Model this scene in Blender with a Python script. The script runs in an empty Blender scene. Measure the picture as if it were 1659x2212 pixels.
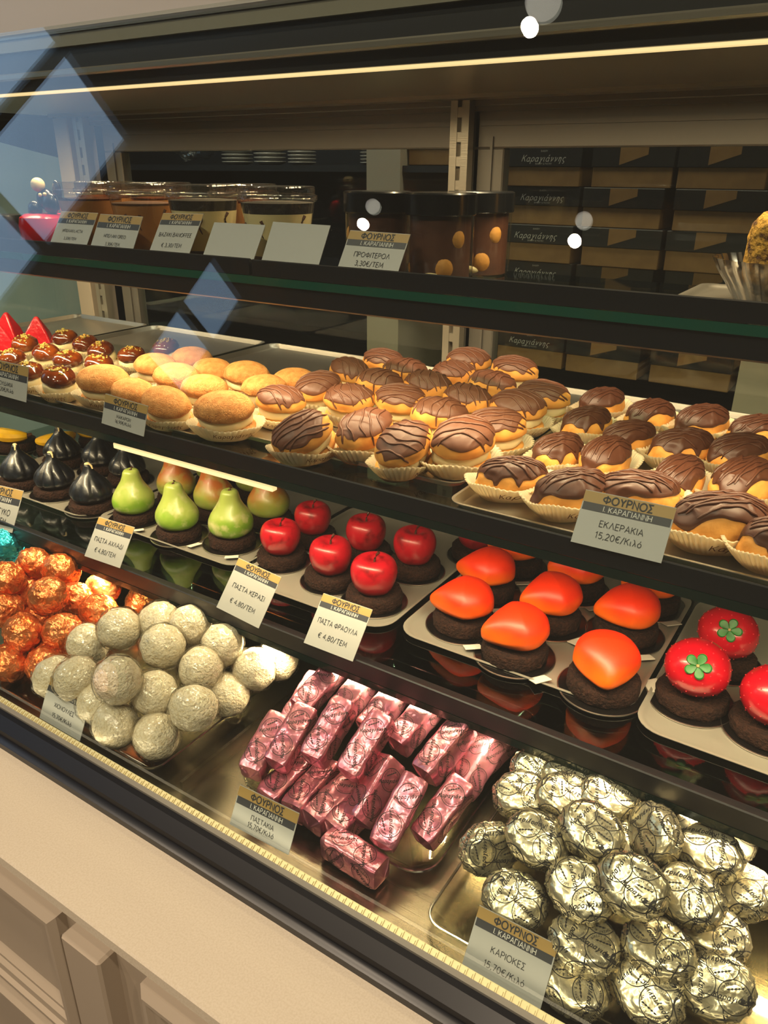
import bpy, bmesh, math, random
from mathutils import Vector, Matrix, Euler, noise
from mathutils.bvhtree import BVHTree
R_ = math.radians
random.seed(7)
S = bpy.context.scene
COL = S.collection

# ------------------------------------------------------------------ camera
F = 1671.95
CX, CY = 829.5, 1106.0
EYE = Vector((0, 0, 1.5))
AX = (Vector((0.83787661, 0.54582466, 0.00618262)),
      Vector((0.22530119, -0.33549112, -0.91470492)),
      Vector((-0.49719428, 0.76780281, -0.40407511)))
cd = bpy.data.cameras.new('camera')
cam = bpy.data.objects.new('camera', cd)
COL.objects.link(cam)
cd.sensor_fit = 'HORIZONTAL'
cd.sensor_width = 36.0
cd.lens = F / 1659 * 36
cd.clip_start = 0.02
m = Matrix.Identity(4)
for i in range(3):
    m[i][0], m[i][1], m[i][2], m[i][3] = AX[0][i], -AX[1][i], -AX[2][i], EYE[i]
cam.matrix_world = m
S.camera = cam

# ------------------------------------------------------------------ view, world, lights
S.view_settings.view_transform = 'Standard'
S.view_settings.look = 'None'
S.view_settings.exposure = 0.0
S.view_settings.gamma = 1.0
S.view_settings.use_curve_mapping = False
S.cycles.use_denoising = True
S.cycles.max_bounces = 10
S.cycles.transparent_max_bounces = 24
S.cycles.glossy_bounces = 5
S.cycles.diffuse_bounces = 3
S.cycles.caustics_reflective = False
S.cycles.caustics_refractive = False
S.cycles.sample_clamp_indirect = 4.0
W = bpy.data.worlds.new('daylight')
S.world = W
W.use_nodes = True
bg = W.node_tree.nodes['Background']
bg.inputs[0].default_value = (0.42, 0.62, 0.90, 1)
bg.inputs[1].default_value = 2.6

WARM = (1.0, 0.745, 0.45)
def area(name, loc, rot, sx, sy, power, color):
    d = bpy.data.lights.new(name, 'AREA')
    d.shape = 'RECTANGLE'; d.size = sx; d.size_y = sy; d.energy = power; d.color = color
    o = bpy.data.objects.new(name, d); COL.objects.link(o)
    o.location = loc; o.rotation_euler = rot; d.spread = R_(128)
    return o
# LED strips of the case (their luminous bars are built with the shelves below)
area('canopy_led_light', (-0.62, 0.822, 1.597), (R_(24), 0, 0), 2.2, 0.012, 13.0, WARM)
area('top_shelf_led_light', (-0.62, 0.715, 1.352), (R_(14), 0, 0), 2.2, 0.012, 7.6, WARM)
area('middle_shelf_led_light', (-0.62, 0.660, 1.158), (R_(14), 0, 0), 2.2, 0.012, 7.5, WARM)
area('bottom_shelf_led_light', (-0.62, 0.634, 0.934), (R_(-22), 0, 0), 2.2, 0.012, 9.5, WARM)
area('front_strip_led_light', (-0.62, 0.4275, 0.872), (R_(112), 0, 0), 2.2, 0.010, 0.18, (1.0, .80, .52))
# shop ceiling
for lx, ly, lz, lp in ((-1.03, -.83, 2.98, 70), (-1.94, -.80, 2.98, 64), (-1.04, -.05, 2.98, 50), (.3, -.75, 2.98, 100), (1.2, -.4, 2.98, 70), (-.3, -1.9, 2.98, 110)):
    d = bpy.data.lights.new('ceiling_lamp_light', 'SPOT'); d.energy = lp; d.color = (1.0, .80, .58); d.spot_size = R_(120); d.spot_blend = .6; d.shadow_soft_size = .022
    o = bpy.data.objects.new('ceiling_lamp_light', d); COL.objects.link(o); o.location = (lx, ly, lz)
area('worktop_light', (-1.0, 1.65, 2.9), (0, 0, 0), 2.4, 0.3, 17, (1.0, 0.82, 0.62))

# ------------------------------------------------------------------ measuring: a photo point lying on a known plane of the case
def ray(px, py):
    return AX[0] * ((px - CX) / F) + AX[1] * ((py - CY) / F) + AX[2]
def atz(px, py, z):
    r = ray(px, py); return EYE + r * ((z - EYE.z) / r.z)
def aty(px, py, y):
    r = ray(px, py); return EYE + r * (y / r.y)

# ------------------------------------------------------------------ materials
def lin(h):
    h = h.lstrip('#'); o = []
    for i in (0, 2, 4):
        c = int(h[i:i + 2], 16) / 255
        o.append(c / 12.92 if c <= .04045 else ((c + .055) / 1.055) ** 2.4)
    return (*o, 1)
class NT:
    def __init__(s, name):
        s.m = bpy.data.materials.new(name); s.m.use_nodes = True
        s.t = s.m.node_tree; s.b = s.t.nodes['Principled BSDF']; s.out = s.t.nodes['Material Output']
    def n(s, typ, **kw):
        x = s.t.nodes.new(typ)
        for k, v in kw.items(): setattr(x, k, v)
        return x
    def l(s, a, b): s.t.links.new(a, b)
    def co(s, kind='Object'):
        if not hasattr(s, '_tc'): s._tc = s.n('ShaderNodeTexCoord')
        return s._tc.outputs[kind]
def mat(name, col, rough=.5, metal=0, col2=None, nscale=60, ndetail=4, nlo=.4, nhi=.65, bump=0, bscale=200, bdist=.001,
        vor=0, vscale=90, spec=.5, coat=0, sss=0, emit=None, estr=0, rmul=0):
    N = NT(name); b = N.b
    b.inputs['Base Color'].default_value = lin(col)
    b.inputs['Roughness'].default_value = rough; b.inputs['Metallic'].default_value = metal
    b.inputs['Specular IOR Level'].default_value = spec; b.inputs['Coat Weight'].default_value = coat
    b.inputs['Coat Roughness'].default_value = .08
    if sss:
        b.inputs['Subsurface Weight'].default_value = sss; b.inputs['Subsurface Radius'].default_value = (.006, .004, .002)
    if emit:
        b.inputs['Emission Color'].default_value = lin(emit); b.inputs['Emission Strength'].default_value = estr
    if col2:
        t = N.n('ShaderNodeTexNoise'); t.inputs['Scale'].default_value = nscale; t.inputs['Detail'].default_value = ndetail
        N.l(N.co(), t.inputs['Vector'])
        r = N.n('ShaderNodeValToRGB'); r.color_ramp.elements[0].position = nlo; r.color_ramp.elements[1].position = nhi
        r.color_ramp.elements[0].color = lin(col); r.color_ramp.elements[1].color = lin(col2)
        N.l(t.outputs['Fac'], r.inputs['Fac']); N.l(r.outputs['Color'], b.inputs['Base Color'])
    last = None
    if bump:
        t = N.n('ShaderNodeTexNoise'); t.inputs['Scale'].default_value = bscale; t.inputs['Detail'].default_value = 5
        N.l(N.co(), t.inputs['Vector'])
        p = N.n('ShaderNodeBump'); p.inputs['Strength'].default_value = bump; p.inputs['Distance'].default_value = bdist
        N.l(t.outputs['Fac'], p.inputs['Height']); last = p
    if vor:
        t = N.n('ShaderNodeTexVoronoi'); t.feature = 'DISTANCE_TO_EDGE'; t.inputs['Scale'].default_value = vscale
        w = N.n('ShaderNodeTexNoise'); w.inputs['Scale'].default_value = vscale * .7
        mx = N.n('ShaderNodeMixRGB'); mx.inputs['Fac'].default_value = .03
        N.l(N.co(), w.inputs['Vector']); N.l(N.co(), mx.inputs[1]); N.l(w.outputs['Color'], mx.inputs[2]); N.l(mx.outputs[0], t.inputs['Vector'])
        mr = N.n('ShaderNodeMapRange'); mr.inputs['From Max'].default_value = .12; N.l(t.outputs['Distance'], mr.inputs['Value'])
        p = N.n('ShaderNodeBump'); p.inputs['Strength'].default_value = vor; p.inputs['Distance'].default_value = .004
        N.l(mr.outputs[0], p.inputs['Height'])
        if last: N.l(last.outputs[0], p.inputs['Normal'])
        last = p
    if last: N.l(last.outputs[0], b.inputs['Normal'])
    return N.m
def foil(name, col, col2, rough=.3, scale=75, strength=.9, metal=.7, dist=.0025):
    """crinkled metal foil: facets and sharp folds"""
    N = NT(name); b = N.b
    b.inputs['Metallic'].default_value = metal; b.inputs['Roughness'].default_value = rough
    oi = N.n('ShaderNodeObjectInfo'); ad = N.n('ShaderNodeVectorMath', operation='ADD')
    N.l(N.co(), ad.inputs[0]); N.l(oi.outputs['Random'], ad.inputs[1])
    w = N.n('ShaderNodeTexNoise'); w.inputs['Scale'].default_value = 60; w.inputs['Detail'].default_value = 2
    N.l(ad.outputs[0], w.inputs['Vector'])
    mx = N.n('ShaderNodeMixRGB'); mx.inputs['Fac'].default_value = .02
    N.l(ad.outputs[0], mx.inputs[1]); N.l(w.outputs['Color'], mx.inputs[2])
    v = N.n('ShaderNodeTexVoronoi'); v.feature = 'F1'; v.inputs['Scale'].default_value = scale; N.l(mx.outputs[0], v.inputs['Vector'])
    v2 = N.n('ShaderNodeTexVoronoi'); v2.feature = 'DISTANCE_TO_EDGE'; v2.inputs['Scale'].default_value = scale * 2.1; N.l(mx.outputs[0], v2.inputs['Vector'])
    a = N.n('ShaderNodeMath', operation='MULTIPLY_ADD'); a.inputs[1].default_value = .45
    N.l(v2.outputs['Distance'], a.inputs[0]); N.l(v.outputs['Distance'], a.inputs[2])
    p = N.n('ShaderNodeBump'); p.inputs['Strength'].default_value = strength; p.inputs['Distance'].default_value = dist
    N.l(a.outputs[0], p.inputs['Height']); N.l(p.outputs[0], b.inputs['Normal'])
    r = N.n('ShaderNodeValToRGB'); r.color_ramp.elements[0].color = lin(col); r.color_ramp.elements[1].color = lin(col2)
    r.color_ramp.elements[0].position = .35; r.color_ramp.elements[1].position = .65
    N.l(w.outputs['Fac'], r.inputs['Fac']); N.l(r.outputs['Color'], b.inputs['Base Color'])
    return N.m
def clear(name, tint='ffffff', rough=.02, ior=1.5, gloss=1.0, bump=0, bscale=120, extra=0.0, glare_haze=0.0):
    """thin clear sheet: looks through, with Fresnel reflection off each face"""
    N = NT(name); N.t.nodes.remove(N.b)
    tr = N.n('ShaderNodeBsdfTransparent'); tr.inputs[0].default_value = lin(tint)
    gl = N.n('ShaderNodeBsdfGlossy'); gl.inputs['Roughness'].default_value = rough
    lw = N.n('ShaderNodeLayerWeight'); lw.inputs['Blend'].default_value = .5      # Schlick: same both ways through the sheet
    pw = N.n('ShaderNodeMath', operation='POWER'); pw.inputs[1].default_value = 5; N.l(lw.outputs['Facing'], pw.inputs[0])
    f0 = ((ior - 1) / (ior + 1)) ** 2
    fr = N.n('ShaderNodeMath', operation='MULTIPLY_ADD'); fr.inputs[1].default_value = 1 - f0; fr.inputs[2].default_value = f0; N.l(pw.outputs[0], fr.inputs[0])
    ml = N.n('ShaderNodeMath', operation='MULTIPLY_ADD'); ml.inputs[1].default_value = gloss; ml.inputs[2].default_value = extra
    ml.use_clamp = True
    mx = N.n('ShaderNodeMixShader')
    N.l(fr.outputs[0], ml.inputs[0]); N.l(ml.outputs[0], mx.inputs[0]); N.l(tr.outputs[0], mx.inputs[1]); N.l(gl.outputs[0], mx.inputs[2])
    if bump:
        t = N.n('ShaderNodeTexNoise'); t.inputs['Scale'].default_value = bscale; t.inputs['Detail'].default_value = 3
        N.l(N.co(), t.inputs['Vector'])
        p = N.n('ShaderNodeBump'); p.inputs['Strength'].default_value = bump; p.inputs['Distance'].default_value = .004
        N.l(t.outputs['Fac'], p.inputs['Height']); N.l(p.outputs[0], gl.inputs['Normal']); N.l(p.outputs[0], lw.inputs['Normal'])
    if glare_haze:  # even diffuse white that paints reflection glare over the sheet
        df = N.n('ShaderNodeBsdfDiffuse'); df.inputs[0].default_value = (.8, .8, .78, 1); m2 = N.n('ShaderNodeMixShader'); m2.inputs[0].default_value = glare_haze
        N.l(mx.outputs[0], m2.inputs[1]); N.l(df.outputs[0], m2.inputs[2]); mx = m2
    N.l(mx.outputs[0], N.out.inputs[0])
    return N.m
def brushed(name, col, rough=.3, ax=0, metal=1):
    N = NT(name); b = N.b
    b.inputs['Base Color'].default_value = lin(col); b.inputs['Metallic'].default_value = metal; b.inputs['Roughness'].default_value = rough
    mp = N.n('ShaderNodeMapping'); mp.inputs['Scale'].default_value = (3 if ax == 0 else 300, 300 if ax == 0 else 3, 300)
    t = N.n('ShaderNodeTexNoise'); t.inputs['Scale'].default_value = 2; t.inputs['Detail'].default_value = 3
    N.l(N.co(), mp.inputs[0]); N.l(mp.outputs[0], t.inputs['Vector'])
    p = N.n('ShaderNodeBump'); p.inputs['Strength'].default_value = .12; p.inputs['Distance'].default_value = .001
    N.l(t.outputs['Fac'], p.inputs['Height']); N.l(p.outputs[0], b.inputs['Normal'])
    return N.m
def sprayed(name, lo, hi, rough, coat=0, z0=.3, z1=.75, dirt=None, nscale=25, axis=2, amp=.35):
    """airbrushed glaze: the dessert's own colour runs from one tone to another"""
    N = NT(name); b = N.b
    b.inputs['Roughness'].default_value = rough; b.inputs['Coat Weight'].default_value = coat; b.inputs['Coat Roughness'].default_value = .1
    sp = N.n('ShaderNodeSeparateXYZ'); N.l(N.co('Generated'), sp.inputs[0])
    t = N.n('ShaderNodeTexNoise'); t.inputs['Scale'].default_value = nscale; t.inputs['Detail'].default_value = 4
    oi = N.n('ShaderNodeObjectInfo'); ad = N.n('ShaderNodeVectorMath', operation='ADD')
    N.l(N.co(), ad.inputs[0]); N.l(oi.outputs['Random'], ad.inputs[1]); N.l(ad.outputs[0], t.inputs['Vector'])
    a = N.n('ShaderNodeMath', operation='MULTIPLY_ADD'); a.inputs[1].default_value = amp * 2
    N.l(t.outputs['Fac'], a.inputs[0]); N.l(sp.outputs[axis], a.inputs[2])
    r = N.n('ShaderNodeValToRGB'); r.color_ramp.elements[0].position = z0 + amp; r.color_ramp.elements[1].position = z1 + amp
    r.color_ramp.elements[0].color = lin(lo); r.color_ramp.elements[1].color = lin(hi)
    N.l(a.outputs[0], r.inputs['Fac'])
    c = r.outputs['Color']
    if dirt:
        t2 = N.n('ShaderNodeTexNoise'); t2.inputs['Scale'].default_value = 55; t2.inputs['Detail'].default_value = 6
        N.l(ad.outputs[0], t2.inputs['Vector'])
        r2 = N.n('ShaderNodeValToRGB'); r2.color_ramp.elements[0].position = .52; r2.color_ramp.elements[1].position = .72
        N.l(t2.outputs['Fac'], r2.inputs['Fac'])
        mx = N.n('ShaderNodeMixRGB'); mx.inputs[2].default_value = lin(dirt)
        N.l(r2.outputs['Color'], mx.inputs[0]); N.l(c, mx.inputs[1]); c = mx.outputs[0]
    N.l(c, b.inputs['Base Color'])
    tb = N.n('ShaderNodeTexNoise'); tb.inputs['Scale'].default_value = 260; N.l(ad.outputs[0], tb.inputs['Vector'])
    p = N.n('ShaderNodeBump'); p.inputs['Strength'].default_value = .15; p.inputs['Distance'].default_value = .0008
    N.l(tb.outputs['Fac'], p.inputs['Height']); N.l(p.outputs[0], b.inputs['Normal'])
    return N.m
M = {}
M['choc'] = mat('milk_chocolate', '623a27', .48, bump=.15, bscale=90)
M['dchoc'] = mat('eclair_chocolate', '4a291a', .42, bump=.25, bscale=70, spec=.4)
M['biscuit'] = mat('golden_biscuit', 'e0a04c', .7, col2='cc8434', nscale=45, bump=.35, bscale=220)
M['choux'] = mat('choux_pastry', 'dc9c48', .65, col2='c08030', nscale=40, bump=.5, bscale=120, bdist=.0025)
M['crackle'] = mat('cracked_macaron', 'd39250', .75, col2='b87434', nscale=90, vor=.45, vscale=150, bump=.3, bscale=300)
M['cream'] = mat('pastry_cream', 'efdcae', .5, bump=.2, bscale=90, sss=.15)
def paper(name, col):
    N = NT(name); N.t.nodes.remove(N.b)
    a = N.n('ShaderNodeBsdfDiffuse'); b = N.n('ShaderNodeBsdfTranslucent'); mx = N.n('ShaderNodeMixShader'); mx.inputs[0].default_value = .5
    a.inputs[0].default_value = lin(col); b.inputs[0].default_value = lin(col)
    N.l(a.outputs[0], mx.inputs[1]); N.l(b.outputs[0], mx.inputs[2]); N.l(mx.outputs[0], N.out.inputs[0]); return N.m
M['paper'] = paper('greaseproof_paper', 'f8ecd0')
M['print'] = mat('brown_print', '6b4326', .7)
M['caramel'] = mat('caramel_glaze', '4a1c08', .12, col2='7c380c', nscale=40, coat=.6)
M['nuts'] = mat('chopped_pistachio', 'b98a3a', .7, col2='8f8a3a', nscale=300)
M['redfoil'] = mat('red_wrapper', 'c01524', .25, bump=.5, bscale=60, bdist=.004, coat=.4)
M['brownie'] = mat('cocoa_biscuit', '331d15', .9, col2='1c0f0b', nscale=220, nlo=.35, nhi=.7, bump=1, bscale=300, bdist=.005, spec=.2)
M['board'] = mat('black_board', '0c0a0a', .22, coat=.2)
M['boardrim'] = mat('silver_board_edge', 'b5b0a6', .3, 1)
M['tab'] = mat('white_card_tab', 'cfc8ba', .5)
M['pear'] = sprayed('pear_glaze', '6f9426', '98a650', .34, .12, .25, .8, dirt='b4b27a', nscale=22, amp=.5)
M['pearblush'] = sprayed('blushed_pear_glaze', '93a043', 'b5662c', .36, .1, .3, .6, dirt='a9a05a', nscale=16, amp=.4)
M['stalkbrown'] = mat('cocoa_stalk', '4a2616', .5)
M['apple'] = sprayed('red_glaze', '8a0812', 'ad1220', .34, .18, .2, .8, dirt='6e040a', nscale=30)
M['mango'] = sprayed('mango_glaze', 'f06a04', 'e83208', .42, .0, .25, .95, nscale=16, amp=.30)
M['straw'] = sprayed('strawberry_glaze', 'a80a20', 'b80e20', .26, .3, .2, .8)
M['seed'] = mat('sugar_seed', 'd8323a', .35)
M['leafgreen'] = mat('green_sugar_leaf', '1f6f24', .45, col2='185a1b', nscale=120)
M['fig'] = mat('fig_glaze', '0b0c11', .33, col2='151922', nscale=70, coat=.25, bump=.3, bscale=260)
M['ivory'] = mat('ivory_fondant', 'd9c392', .4)
M['banana'] = mat('banana_glaze', 'e6b400', .45, col2='c99400', nscale=30, bump=.1)
M['orange'] = foil('orange_foil', 'f27636', 'fb9a60', .27, 70)
M['cyan'] = foil('turquoise_foil', '12a9c4', '3fc7d8', .26, 70)
M['pink'] = foil('pink_foil', 'e0929f', 'd27a93', .30, 38, .6, .82)
M['silver'] = foil('silver_foil', 'ded2ae', 'ece2c2', .27, 42, .55, .82)
M['ink'] = mat('black_ink', '1c1a1c', .6)
M['coconut'] = mat('coconut_coating', 'fbf0da', .9, col2='e0cca6', nscale=260, ndetail=6, nlo=.45, nhi=.75, bump=1, bscale=330, bdist=.004)
M['cello'] = clear('cellophane', 'fffdf8', .09, 1.5, 1.2, bump=1, bscale=75, extra=.06)
M['plastic'] = clear('clear_plastic', 'f8f8f4', .07, 1.5, 1.2, extra=.02)
M['lidplastic'] = clear('clear_lid_plastic', 'f4f2ea', .12, 1.5, 1.5, bump=.4, bscale=200, extra=.13)
M['acrylic'] = clear('clear_acrylic_tray', 'f0efe6', .06, 1.5, 1.1, extra=.05)
M['acrylicrim'] = clear('acrylic_rim', 'dcd8c8', .12, 1.5, 1.5, extra=.30)
M['glass'] = clear('case_glass', 'f3f8f5', .0, 1.5, 1.0)
M['frontglass'] = clear('glare_haze_front_glass', 'f6faf7', .0, 1.5, 1.0, glare_haze=.008)  # diffuse share stands in for the milky glare on the pane
M['shelfglass'] = clear('shelf_glass', 'c9d6cf', .03, 1.5, 1.0, extra=.05)
M['glassedge'] = mat('green_glass_edge', '0f4a3c', .12, coat=.4)
M['glassedgedark'] = mat('dark_green_glass_edge', '0b211c', .15, coat=.3)
M['lid_black'] = mat('black_lid', '0b0c0e', .25, coat=.3)
M['rail'] = mat('black_rail', '17171b', .36)
M['railtop'] = mat('brown_black_flange', '241f1c', .4)
M['card'] = mat('white_card', 'aaa9a6', .45)
M['gold'] = mat('gold_band', 'a4854c', .5)
M['band'] = mat('charcoal_band', '33343a', .5)
M['inkgrey'] = mat('dark_grey_ink', '2b2b2e', .6)
M['inkwhite'] = mat('pale_ink', 'd4d2cc', .6)
M['steel'] = brushed('brushed_steel', 'aaa294', .32, metal=.65)
M['steeldeck'] = brushed('polished_steel_deck', '6e6656', .27)
M['traysilver'] = brushed('silver_tray_card', 'b9b3a8', .36)
M['traypaper'] = mat('silver_grey_tray', 'b6afa2', .35, .6)
M['alu'] = mat('grey_aluminium', '6a655e', .42, .35)
M['aludark'] = mat('dark_aluminium', '4c4c4e', .4, .4)
M['cream_paint'] = mat('cream_paint', 'ab9d8b', .45, bump=.03, bscale=300)
M['quartz'] = mat('cream_quartz', 'c4b9a6', .38, col2='bcb09b', nscale=500)
M['profile'] = mat('black_profile', '141519', .33)
M['gasket'] = mat('grey_gasket', '8d8a80', .4, .3)
M['emboss'] = mat('embossed_strip', 'c8ba8a', .4, .3, emit='ffdf9e', estr=.12)
M['led'] = mat('led_diffuser', 'fff0c8', .5, emit='ffd99a', estr=1.15)
M['tubeglow'] = mat('reflected_tube_glow', 'fff0c8', .5, emit='ffdc9c', estr=1.3)  # emission paints the bright line of a reflected ceiling tube
M['kraft'] = mat('kraft_board', 'a07a4a', .7, col2='946f42', nscale=30)
M['boxblack'] = mat('black_box_lid', '1a1a1d', .5)
M['boxink'] = mat('white_print', 'c8c4bc', .6)
M['shopwall'] = mat('taupe_shop_wall', '4f4a44', .8)
M['wallwhite'] = mat('pale_wall', 'cbbda6', .7)
M['walldark'] = mat('dark_wall', '2a2d33', .7)
M['ceil'] = mat('dark_ceiling', '3a3834', .8)
M['fascia'] = mat('grey_green_fascia', 'a09a8a', .3, 0, coat=.2)
M['palefascia'] = mat('pale_fascia', 'd5cfc4', .5)
M['tile'] = mat('stone_tile', '5e554c', .5, col2='52493f', nscale=12)
M['grout'] = mat('dark_grout', '221e1c', .8)
M['paleblue'] = mat('pale_blue_panel', '9db3b8', .35)
M['blacksugar'] = mat('black_fondant', '0e0e12', .3, coat=.3)
M['crumble'] = mat('golden_crumble', 'd9a23c', .85, col2='5a3414', nscale=90, nlo=.5, nhi=.62, bump=1, bscale=200, bdist=.005)
M['mochabrown'] = mat('mocha_cream', 'b87c48', .45)
M['vanilla'] = mat('vanilla_cream', 'f6e4b0', .45, sss=.1)
M['chocmousse'] = mat('chocolate_cream', '5a382a', .4, col2='4a2c20', nscale=40)
M['ring'] = mat('lamp_shade', 'e8e6e0', .4, emit='fff4e0', estr=4.0)
M['china'] = mat('white_china', 'd0cdc6', .25)
M['darkchoc'] = mat('dark_chocolate_crumb', '1d120d', .7, bump=.8, bscale=200, bdist=.003)

# ------------------------------------------------------------------ geometry helpers
V3 = Vector
class MB:
    def __init__(s): s.v = []; s.f = []; s.mi = []
    def add(s, v, f, mi=0, T=None):
        o = len(s.v); s.v += [tuple(T @ V3(p)) if T else tuple(p) for p in v]
        s.f += [[i + o for i in q] for q in f]; s.mi += [mi] * len(f); return s
    def box(s, x0, x1, y0, y1, z0, z1, mi=0, T=None, bev=0, seg=1):
        bm = bmesh.new(); bmesh.ops.create_cube(bm, size=1)
        for w in bm.verts:
            w.co = ((x0 + x1) / 2 + w.co.x * (x1 - x0), (y0 + y1) / 2 + w.co.y * (y1 - y0), (z0 + z1) / 2 + w.co.z * (z1 - z0))
        if bev: bmesh.ops.bevel(bm, geom=bm.edges[:], offset=bev, segments=seg, affect='EDGES', profile=.5)
        bm.verts.index_update()
        s.add([w.co[:] for w in bm.verts], [[q.index for q in fc.verts] for fc in bm.faces], mi, T); bm.free(); return s
    def sph(s, fn, nu=32, nv=16, mi=0, T=None):
        """closed surface; fn(theta, phi) -> point, phi 0 at the top pole"""
        v = [fn(0, 0)]
        for j in range(1, nv):
            for i in range(nu): v.append(fn(2 * math.pi * i / nu, math.pi * j / nv))
        v.append(fn(0, math.pi)); f = []
        for i in range(nu):
            k = (i + 1) % nu
            f.append([0, 1 + i, 1 + k])
            for j in range(nv - 2):
                a = 1 + j * nu; f.append([a + i, a + nu + i, a + nu + k, a + k])
            a = 1 + (nv - 2) * nu; f.append([a + i, len(v) - 1, a + k])
        return s.add(v, f, mi, T)
    def loft(s, rings, cap0=False, cap1=False, mi=0, T=None, closed=True):
        n = len(rings[0]); v = [p for r in rings for p in r]; f = []
        for j in range(len(rings) - 1):
            for i in range(n if closed else n - 1):
                k = (i + 1) % n; f.append([j * n + i, j * n + k, (j + 1) * n + k, (j + 1) * n + i])
        if cap0: f.append(list(range(n))[::-1])
        if cap1: f.append([(len(rings) - 1) * n + i for i in range(n)])
        return s.add(v, f, mi, T)
    def lathe(s, prof, n=40, mi=0, T=None, sy=1.0, cap0=False, cap1=False):
        return s.loft([[(r * math.cos(2 * math.pi * i / n), sy * r * math.sin(2 * math.pi * i / n), z) for i in range(n)] for r, z in prof], cap0, cap1, mi, T)
    def tube(s, path, rad, n=8, mi=0, T=None):
        path = [V3(p) for p in path]; rings = []
        for i, p in enumerate(path):
            d = (path[min(i + 1, len(path) - 1)] - path[max(i - 1, 0)]).normalized()
            a = d.cross(V3((0, 0, 1)) if abs(d.z) < .9 else V3((1, 0, 0))).normalized(); b = d.cross(a)
            r = rad[i] if isinstance(rad, (list, tuple)) else rad
            rings.append([p + a * r * math.cos(2 * math.pi * k / n) + b * r * math.sin(2 * math.pi * k / n) for k in range(n)])
        return s.loft(rings, True, True, mi, T)
    def extrude_x(s, prof, x0, x1, mi=0):
        """closed (y,z) outline pulled along the case"""
        return s.loft([[(x0, y, z) for y, z in prof], [(x1, y, z) for y, z in prof]], True, True, mi)
    def obj(s, name, mats, parent=None, loc=(0, 0, 0), sharp=35):
        me = bpy.data.meshes.new(name); me.from_pydata(s.v, [], s.f)
        bm = bmesh.new(); bm.from_mesh(me); bmesh.ops.recalc_face_normals(bm, faces=bm.faces[:]); bm.to_mesh(me); bm.free()
        if not isinstance(mats, (list, tuple)): mats = [mats]
        for q in mats: me.materials.append(M[q] if isinstance(q, str) else q)
        me.polygons.foreach_set('material_index', s.mi)
        me.polygons.foreach_set('use_smooth', [True] * len(s.f))
        me.set_sharp_from_angle(angle=R_(sharp)); me.update()
        o = bpy.data.objects.new(name, me); COL.objects.link(o); o.location = loc
        if parent: o.parent = parent
        return o
def tag(o, label, cat, group=None):
    o['label'] = label; o['category'] = cat
    if group: o['group'] = group
    return o
def thing(name, label, cat, loc=(0, 0, 0), rz=0, group=None):
    o = bpy.data.objects.new(name, None); COL.objects.link(o); o.empty_display_size = .02
    o.location = loc; o.rotation_euler = (0, 0, rz)
    return tag(o, label, cat, group)
def struct(o):
    o['kind'] = 'structure'; return o
STILL = ('paper_cup', 'board', 'biscuit_base')
class Proto:
    """first use of a kind is the thing itself, later uses are copies of it and of its parts"""
    def __init__(s, root): s.root = root; s.used = False
    def put(s, loc, rz, label, group, scale=1, tilt=None, still=('paper_cup',), rot=None):
        if not s.used: r = s.root; s.used = True
        else:
            r = s.root.copy(); COL.objects.link(r)
            for ch in s.kids:
                c = ch[0].copy(); COL.objects.link(c); c.parent = r; c.matrix_basis = Matrix(); c.location = ch[2]
                for g in ch[1]:
                    d = g[0].copy(); COL.objects.link(d); d.parent = c; d.matrix_basis = Matrix(); d.location = g[1]
        if not hasattr(s, 'kids'):
            s.kids = [(c, [(g, g.location.copy()) for g in c.children], c.location.copy()) for c in s.root.children]
        r.location = loc; r.rotation_euler = rot if rot else (0, 0, rz); r.scale = (scale,) * 3
        r['label'] = label; r['group'] = group
        if tilt:
            q = Matrix.Rotation(-rz, 4, 'Z') @ Matrix.Rotation(R_(tilt[0]), 4, V3((.838, .546, 0))) @ Matrix.Rotation(R_(tilt[1]), 4, V3((.546, -.838, 0))) @ Matrix.Rotation(rz, 4, 'Z')
            Tm = Matrix.Translation((0, 0, .020)) @ q @ Matrix.Translation((0, 0, -.020))
            for c in r.children:
                if not c.name.split('.')[0] in still: c.matrix_basis = Tm @ Matrix.Translation(c.location)
        return r
def nz(x, y, z, s=1, o=0): return noise.noise(V3((x * s + o, y * s + o * 1.7, z * s - o)))
def sgnpow(c, e): return math.copysign(abs(c) ** e, c)
def crease(p, sc, o):
    d, _ = noise.voronoi(V3(p) * sc + V3((o, o * 1.3, -o)))
    return d[1] - d[0]

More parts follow.
